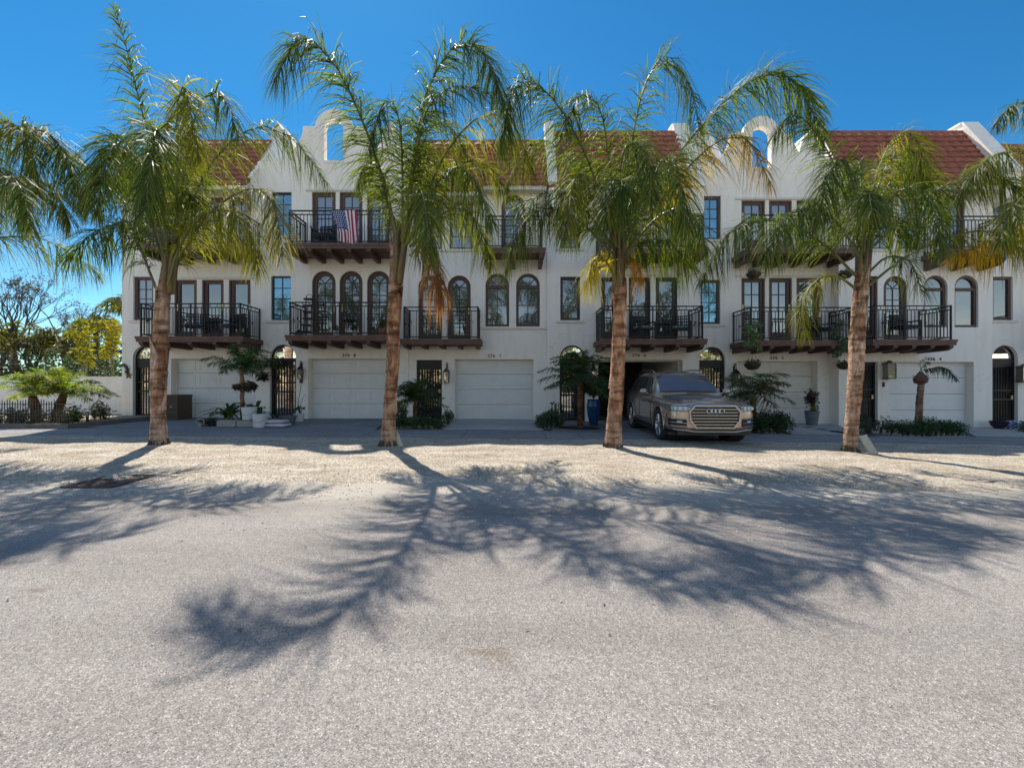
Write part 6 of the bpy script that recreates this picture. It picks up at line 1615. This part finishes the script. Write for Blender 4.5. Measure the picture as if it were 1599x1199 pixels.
frond(t, [tp, P3(1452, 576, D - .1), P3(1472, 573, D - .2), P3(1495, 592, D - .3)], rg, L=.24, per_m=90, w=.016, r0=.013, start=.05, green=(.035, .06, .02), segs=2, plum=25)
frond(t, [tp, P3(1437, 570, D), P3(1440, 562, D), P3(1447, 557, D)], rg, L=.11, per_m=60, w=.012, r0=.008, start=.2, green=(.05, .06, .03), segs=2)
frond(t, [tp, P3(1441, 573, D + .1), P3(1447, 566, D + .2), P3(1452, 566, D + .3)], rg, L=.12, per_m=60, w=.012, r0=.008, start=.2, green=(.05, .05, .03), segs=2)
PURP = mat('purple_glaze', (.03, .012, .03), .3); PAT = mat('blue_white_glaze', (.55, .57, .62), .3)
t, tp = pot('glazed_bowl', 'dark purple glazed bowl at the foot of the right arched door', 'bowl', 1560, 15.3, .23, .26, PURP, [(.10, 0), (.20, .10), (.25, .26), (.22, .26), (.001, .2)])
def checker():
    m = bpy.data.materials.new('blue_white_pattern'); m.use_nodes = True; n = m.node_tree.nodes; l = m.node_tree.links; b = n['Principled BSDF']; b.inputs['Roughness'].default_value = .3
    tc = n.new('ShaderNodeTexCoord'); mp = n.new('ShaderNodeMapping'); mp.inputs['Rotation'].default_value = (0, R(45), 0); c = n.new('ShaderNodeTexChecker'); c.inputs['Scale'].default_value = 14
    c.inputs['Color1'].default_value = (.6, .62, .68, 1); c.inputs['Color2'].default_value = (.04, .07, .30, 1); l.new(tc.outputs['Object'], mp.inputs[0]); l.new(mp.outputs[0], c.inputs[0]); l.new(c.outputs[0], b.inputs['Base Color']); return m
t, tp = pot('patterned_pot', 'blue and white patterned pot beside the right arched door', 'pot', 1586, 15.1, .24, .28, checker(), [(.18, 0), (.23, .08), (.24, .2), (.21, .28), (.18, .28), (.001, .24)])
bush('round_shrub', 'dark green shrub cut off by the right edge of the photo', 'shrub', 1604, 0, 14.2, 34, 24, 800, .06, DG, 251, lobes=2)
# palm prop boards
def board(label, px0, py0, px1, py1, D, w, th, m):
    a = Vector((fx(px0, D), D, fz(py0, D))); b = Vector((fx(px1, D), D - .22, gz(fx(px1, D)) + .01)); ax = (b - a).normalized(); s = Vector((1, 0, .0)); s = (s - ax * s.dot(ax)).normalized(); nn = ax.cross(s)
    mb = MB(); v = [p + s * sx * w / 2 + nn * sy * th / 2 for p in (a, b) for sx, sy in ((-1, -1), (1, -1), (1, 1), (-1, 1))]
    mb.add(v, [(3, 2, 1, 0), (4, 5, 6, 7), (0, 1, 5, 4), (1, 2, 6, 5), (2, 3, 7, 6), (3, 0, 4, 7)]); o = mb.build('prop_board', m); bpy.data.objects[o.name].modifiers.new('b', 'BEVEL').width = .004; tag(o, label, 'board', 'boards leaning on the palm trunks')
PINE = mat('pale_board', (.55, .48, .36), .75, noise_amt=.25, noise_scale=6, streak=(4, 4, .5))
board('thin pale board leaning on the foot of the second palm trunk', 617, 672, 631, 697, 9.35, .085, .03, PINE)
board('short wide cream board leaning on the foot of the right palm trunk', 1347, 680, 1352, 710, 9.1, .17, .03, PINE)

# ------------------------------------------------------------------ hanging baskets and trailing plants
def basket(label, px, py, D, r, seed, hang_py, cols=DG + [(.08, .14, .03)]):
    rg = random.Random(seed); c = P3(px, py, D); t = thing('hanging_basket', label, 'hanging basket', tuple(c), 'hanging baskets under the balconies'); mb = MB(); mb.lathe([(.001, -r * .75), (r * .5, -r * .65), (r * .85, -r * .25), (r * .9, 0), (.001, 0)], c, 16); mb.build('bowl', mat('basket_liner', (.05, .035, .02), .9), t)
    mb = MB(); leaf_cloud(mb, rg, c + Vector((0, 0, .02)), (r * 1.15, r * 1.1, r * .62), 420, .07, cols); mb.build('foliage', LEAFD, t)
    mb = MB(); tp = P3(px, hang_py, D)
    for a in (0, 2.1, 4.2): mb.tube([c + Vector((math.cos(a) * r * .8, math.sin(a) * r * .8, 0)), tp], .004, 4)
    mb.build('chain', IRON, t)
Db = D0 - 1.0
basket('leafy hanging basket above the middle balcony, under the upper deck', 1177, 427, Db, .26, 301, 412)
basket('leafy hanging basket below the middle balcony, by the tan garage', 1175, 568, Db, .29, 302, 547)
basket('leafy hanging basket below the balcony, touching the right palm trunk', 1318, 569, Db, .24, 303, 547)
basket('leafy hanging basket high behind the right palm crown', 1321, 427, Db, .24, 304, 412)
def trailing(label, px, py0, py1, D, w, seed, cols):
    rg = random.Random(seed); t = thing('trailing_plant', label, 'plant', tuple(P3(px, py1, D)), 'trailing plants on the balcony railing'); mb = MB(); n = 7
    for k in range(n):
        c = P3(px + rg.uniform(-w, w) * .5, py0 + (py1 - py0) * (k + .5) / n, D); leaf_cloud(mb, rg, c, (w * D / F * (.7 - .05 * k), .14, .15), 150, .085, cols, hang=.5)
    mb.build('foliage', LEAFD, t); mb = MB(); 
    for k in range(4): mb.tube([P3(px + rg.uniform(-w, w) * .4, py0, D), P3(px + rg.uniform(-w, w) * .5, py1, D)], .005, 4)
    mb.build('vine', TWIG, t)
trailing('pale green trailing plant over the railing at its left end', 1176, 504, 545, D0 - 1.26, 18, 311, [(.20, .30, .12), (.26, .34, .16), (.13, .20, .08)])
trailing('grey green trailing plant over the railing beside the right palm trunk', 1312, 500, 556, D0 - 1.26, 20, 312, [(.11, .16, .10), (.15, .20, .13)])

# ------------------------------------------------------------------ balcony furniture
CUSH_B = mat('blue_cushion', (.03, .10, .22), .85); CUSH_T = mat('teal_cushion', (.02, .22, .24), .85, col2=(.3, .4, .38), noise_scale=14)
def chair(label, px, deck_py, D, rz, cush, wicker=IRON, deckD=None, group='wicker chairs on the balconies', high=False):
    z = fz(deck_py, deckD or (D0 - 1.17)) + .014; x = fx(px, D); t = thing('wicker_chair', label, 'chair', (x, D, z), group, rz)
    W = .30; mb = MB(); mb.box(-W, W, -.28, .28, .36, .41); mb.build('seat', wicker, t, local=True)
    mb = MB(); n = 9
    for i in range(n + 1): u = -W + 2 * W * i / n; mb.box(u - .012, u + .012, .25, .28, .41, .86)
    for zz in (.45, .55, .65, .75, .85): mb.box(-W, W, .262, .285, zz, zz + .03)
    mb.build('backrest', wicker, t, local=True)
    for sx in (-1, 1):
        mb = MB(); mb.box(sx * W - .025, sx * W + .025, -.28, .26, .60, .64); mb.build('armrest', wicker, t, local=True)
        for sy in (-1, 1): mb = MB(); mb.box(sx * W - .02, sx * W + .02, sy * .26 - .02, sy * .26 + .02, 0, .6 if sy < 0 else .41); mb.build('leg', wicker, t, local=True)
    mb = MB(); mb.box(-W + .04, W - .04, -.25, .22, .411, .48); c = mb.build('cushion', cush, t, local=True); c.modifiers.new('b', 'BEVEL').width = .025
    return t
chair('black wicker chair with blue cushion, left one on the leftmost lower balcony', 305, 526, D0 - .55, R(25), CUSH_B)
chair('black wicker chair with blue cushion, right one on the leftmost lower balcony', 362, 526, D0 - .55, R(-25), CUSH_B)
chair('black wicker chair with teal cushion, left one behind the open garage house railing', 1004, 530, D0 - .6, R(20), CUSH_T)
chair('black wicker chair with teal cushion, right one behind the open garage house railing', 1062, 530, D0 - .6, R(-15), CUSH_T)
chair('dark chair on the balcony behind the yellowing frond tip', 1281, 532, D0 - .6, R(10), IRON)
chair('dark chair behind the railing of the forward standing house', 1413, 531, D6 - .6, R(10), IRON)
chair('low dark chair behind the flag balcony railing', 506, 381, D0 - .55, R(-10), IRON)
def table(label, px, deck_py, D):
    z = fz(deck_py, D0 - 1.17) + .014; x = fx(px, D); t = thing('round_table', label, 'table', (x, D, z), 'small tables on the balconies'); mb = MB(); mb.lathe([(.28, .55), (.28, .575)], (x, D, z), 24); mb.build('table_top', IRON, t)
    for a in (0.5, 2.6, 4.7): mb = MB(); mb.tube([(x + .2 * math.cos(a), D + .2 * math.sin(a), z), (x + .05 * math.cos(a), D + .05 * math.sin(a), z + .55)], .012, 5); mb.build('leg', IRON, t)
    return t, z + .575
table('small round black table between the two blue cushioned chairs', 334, 526, D0 - .55)
table('small round black table between the two teal cushioned chairs', 1034, 530, D0 - .6)
_, zt = table('small round table of white flowers on the second lower balcony', 546, 524, D0 - .6)
def fpot(label, px, deck_py, D, r, h, m, cols, seed, fol=1., zz=None, n=120, name='flower_pot'):
    x = fx(px, D); z = zz if zz is not None else fz(deck_py, D0 - 1.17) + .014; t = thing(name, label, 'flower pot', (x, D, z), 'flower pots on the balconies'); mb = MB(); mb.lathe([(r * .7, 0), (r, h * .85), (r * 1.1, h * .86), (r * 1.1, h), (.001, h * .95)], (x, D, z), 16); mb.build('pot', m, t)
    mb = MB(); leaf_cloud(mb, random.Random(seed), (x, D, z + h + .1 * fol), (.13 * fol, .12 * fol, .13 * fol), n, .07, cols); mb.build('foliage', LEAFD, t)
TERR = mat('terracotta', (.36, .14, .08), .8, noise_amt=.2)
WF = [(.5, .5, .48), (.05, .09, .03), (.04, .07, .03)]
fpot('white flower pot low at the left foot of the second lower balcony doors', 524, 524, D0 - 1.0, .09, .16, CERW, MG + [(.3, .2, .1)], 321)
fpot('white flower pot low near the middle of the second lower balcony', 554, 524, D0 - 1.0, .08, .15, CERW, MG, 322)
fpot('white flowered pot, left one on the small round table', 540, 524, D0 - .6, .09, .12, SLATE, WF, 323, zz=zt, n=160)
fpot('white flowered pot, right one on the small round table', 556, 524, D0 - .6, .09, .12, SLATE, WF, 324, zz=zt, n=160)
fpot('terracotta pot with a leafy plant beside the second palm trunk', 597, 524, D0 - .9, .15, .24, TERR, MG, 325, 1.6, n=240)
fpot('shallow dark bowl of plants in the left corner of the second lower balcony', 466, 524, D0 - .9, .14, .08, SLATE, [(.05, .035, .03), (.03, .03, .02)], 326, .6)
# tiered plant ladder
x = fx(480, D0 - .5); z = fz(524, D0 - 1.17) + .014; t = thing('plant_ladder', 'tall narrow black shelf ladder beside the teal window', 'shelf', (x, D0 - .5, z)); mb = MB()
for sx in (-.13, .13): mb.tube([(x + sx, D0 - .55, z), (x + sx * .8, D0 - .35, z + 1.45)], .014, 6)
mb.tube([(x - .1, D0 - .35, z + 1.45), (x, D0 - .35, z + 1.52), (x + .1, D0 - .35, z + 1.45)], .012, 5); mb.build('frame', IRON, t)
for k in range(6):
    mb = MB(); zz = z + .15 + k * .23; mb.box(x - .15, x + .15, D0 - .62 + .03 * k, D0 - .42 + .03 * k, zz, zz + .02); mb.box(x - .15, x + .15, D0 - .625 + .03 * k, D0 - .615 + .03 * k, zz, zz + .06); mb.build('shelf', IRON, t)

# ------------------------------------------------------------------ flag hung over the railing
x0, x1 = fx(517, D0 - 1.2), fx(557, D0 - 1.2); zt_ = fz(329, D0 - 1.2); zb_ = fz(383, D0 - 1.2); t = thing('flag', 'striped flag with white stars draped over the top balcony railing', 'flag', ((x0 + x1) / 2, D0 - 1.22, zb_))
RED = mat('flag_red', (.33, .02, .04), .85); FWH = mat('flag_white', (.62, .60, .62), .85); FBL = mat('flag_blue', (.025, .045, .15), .85)
mb = MB(); nx, nz = 52, 26
def fp(u, v, o=0):
    wv = .035 * math.sin(u * 13 + v * 2.5) * (.3 + v) + .02 * math.sin(u * 29 + 1) * v
    # left edge gathers towards the middle lower down
    xx = x0 + (x1 - x0) * (u + (1 - u) * .30 * min(1, v * 1.4) * (1 if u < .6 else (1 - u) / .4) + .08 * v * u)
    return (xx, D0 - 1.235 + wv - o, zt_ - (zt_ - zb_) * v * (1 - .10 * (1 - u)))
vs = [fp(i / nx, j / nz) for j in range(nz + 1) for i in range(nx + 1)]; mb.v = [Vector(v) for v in vs]
for j in range(nz):
    for i in range(nx):
        u = (i + .5) / nx; v = (j + .5) / nz
        mb.f.append((j * (nx + 1) + i, j * (nx + 1) + i + 1, (j + 1) * (nx + 1) + i + 1, (j + 1) * (nx + 1) + i)); mb.m.append(2 if (u < 7 / 13 and v < .56) else (0 if int(u * 13) % 2 == 0 else 1))
fl = mb.build('cloth', [RED, FWH, FBL], t, smooth=True)
mb = MB()
for r in range(9):
    for c in range(6 if r % 2 == 0 else 5):
        u = (.5 + c + (.0 if r % 2 == 0 else .5)) / 6 * (7 / 13); v = (r + .6) / 9.4 * .56; p = Vector(fp(u, v, .006)); pts = []
        for k in range(10): a = math.pi / 2 + k * math.pi / 5; q = .027 if k % 2 == 0 else .012; pts.append(p + Vector((q * math.cos(a), 0, q * math.sin(a))))
        mb.add(pts + [p], [(k, (k + 1) % 10, 10) for k in range(10)])
mb.build('star', FWH, fl)
mb = MB(); zz = fz(328, D0 - 1.2); mb.add([(x0 - .03, D0 - 1.20, zz + .02), (x1 + .05, D0 - 1.20, zz + .02), (x1 + .02, D0 - 1.08, zz + .03), (x0, D0 - 1.08, zz + .035), (x1, D0 - 1.07, zz - .3), (x0 + .05, D0 - 1.07, zz - .25)], [(0, 1, 2, 3), (3, 2, 4, 5)]); mb.build('folded_edge', FWH, t)

# dry leaf litter and twigs
rg = random.Random(400); mb = MB()
for i in range(420):
    y = rg.uniform(2.2, 10.6) if i % 3 else rg.uniform(5.6, 10.6); x = rg.uniform(-1.12, 1.12) * (y + .6); z = gz(x) + (max(0, verge(x, y)) if 5.6 < y < 10.6 else 0) + .006
    a = rg.uniform(0, 6.28); L = rg.uniform(.012, .045); W = L * rg.uniform(.15, .5); d = Vector((math.cos(a), math.sin(a), rg.uniform(0, .25))); n_ = Vector((-math.sin(a), math.cos(a), rg.uniform(-.3, .3))); p = Vector((x, y, z)); g = rg.choice([(.20, .12, .06), (.10, .07, .045), (.32, .24, .13), (.05, .04, .03)])
    mb.add([p, p + d * L * .5 + n_ * W * .5, p + d * L, p + d * L * .5 - n_ * W * .5], [(0, 1, 2, 3)], 0, g)
for i in range(46):
    y = rg.uniform(6.5, 10.4); x = rg.uniform(-1.1, 1.1) * y; z = gz(x) + max(0, verge(x, y)) + .01; a = rg.uniform(0, 6.28); L = rg.uniform(.1, .4)
    mb.tube([(x, y, z), (x + math.cos(a) * L * .5, y + math.sin(a) * L * .5, z + .01), (x + math.cos(a + .3) * L, y + math.sin(a + .3) * L, z)], .003, 3, col=(.30, .22, .13))
tag(mb.build('leaf_litter', mat('litter', (1, 1, 1), .9, attr='Col')), 'dry leaf scraps and twigs lying on the road and gravel', 'litter', kind='stuff')
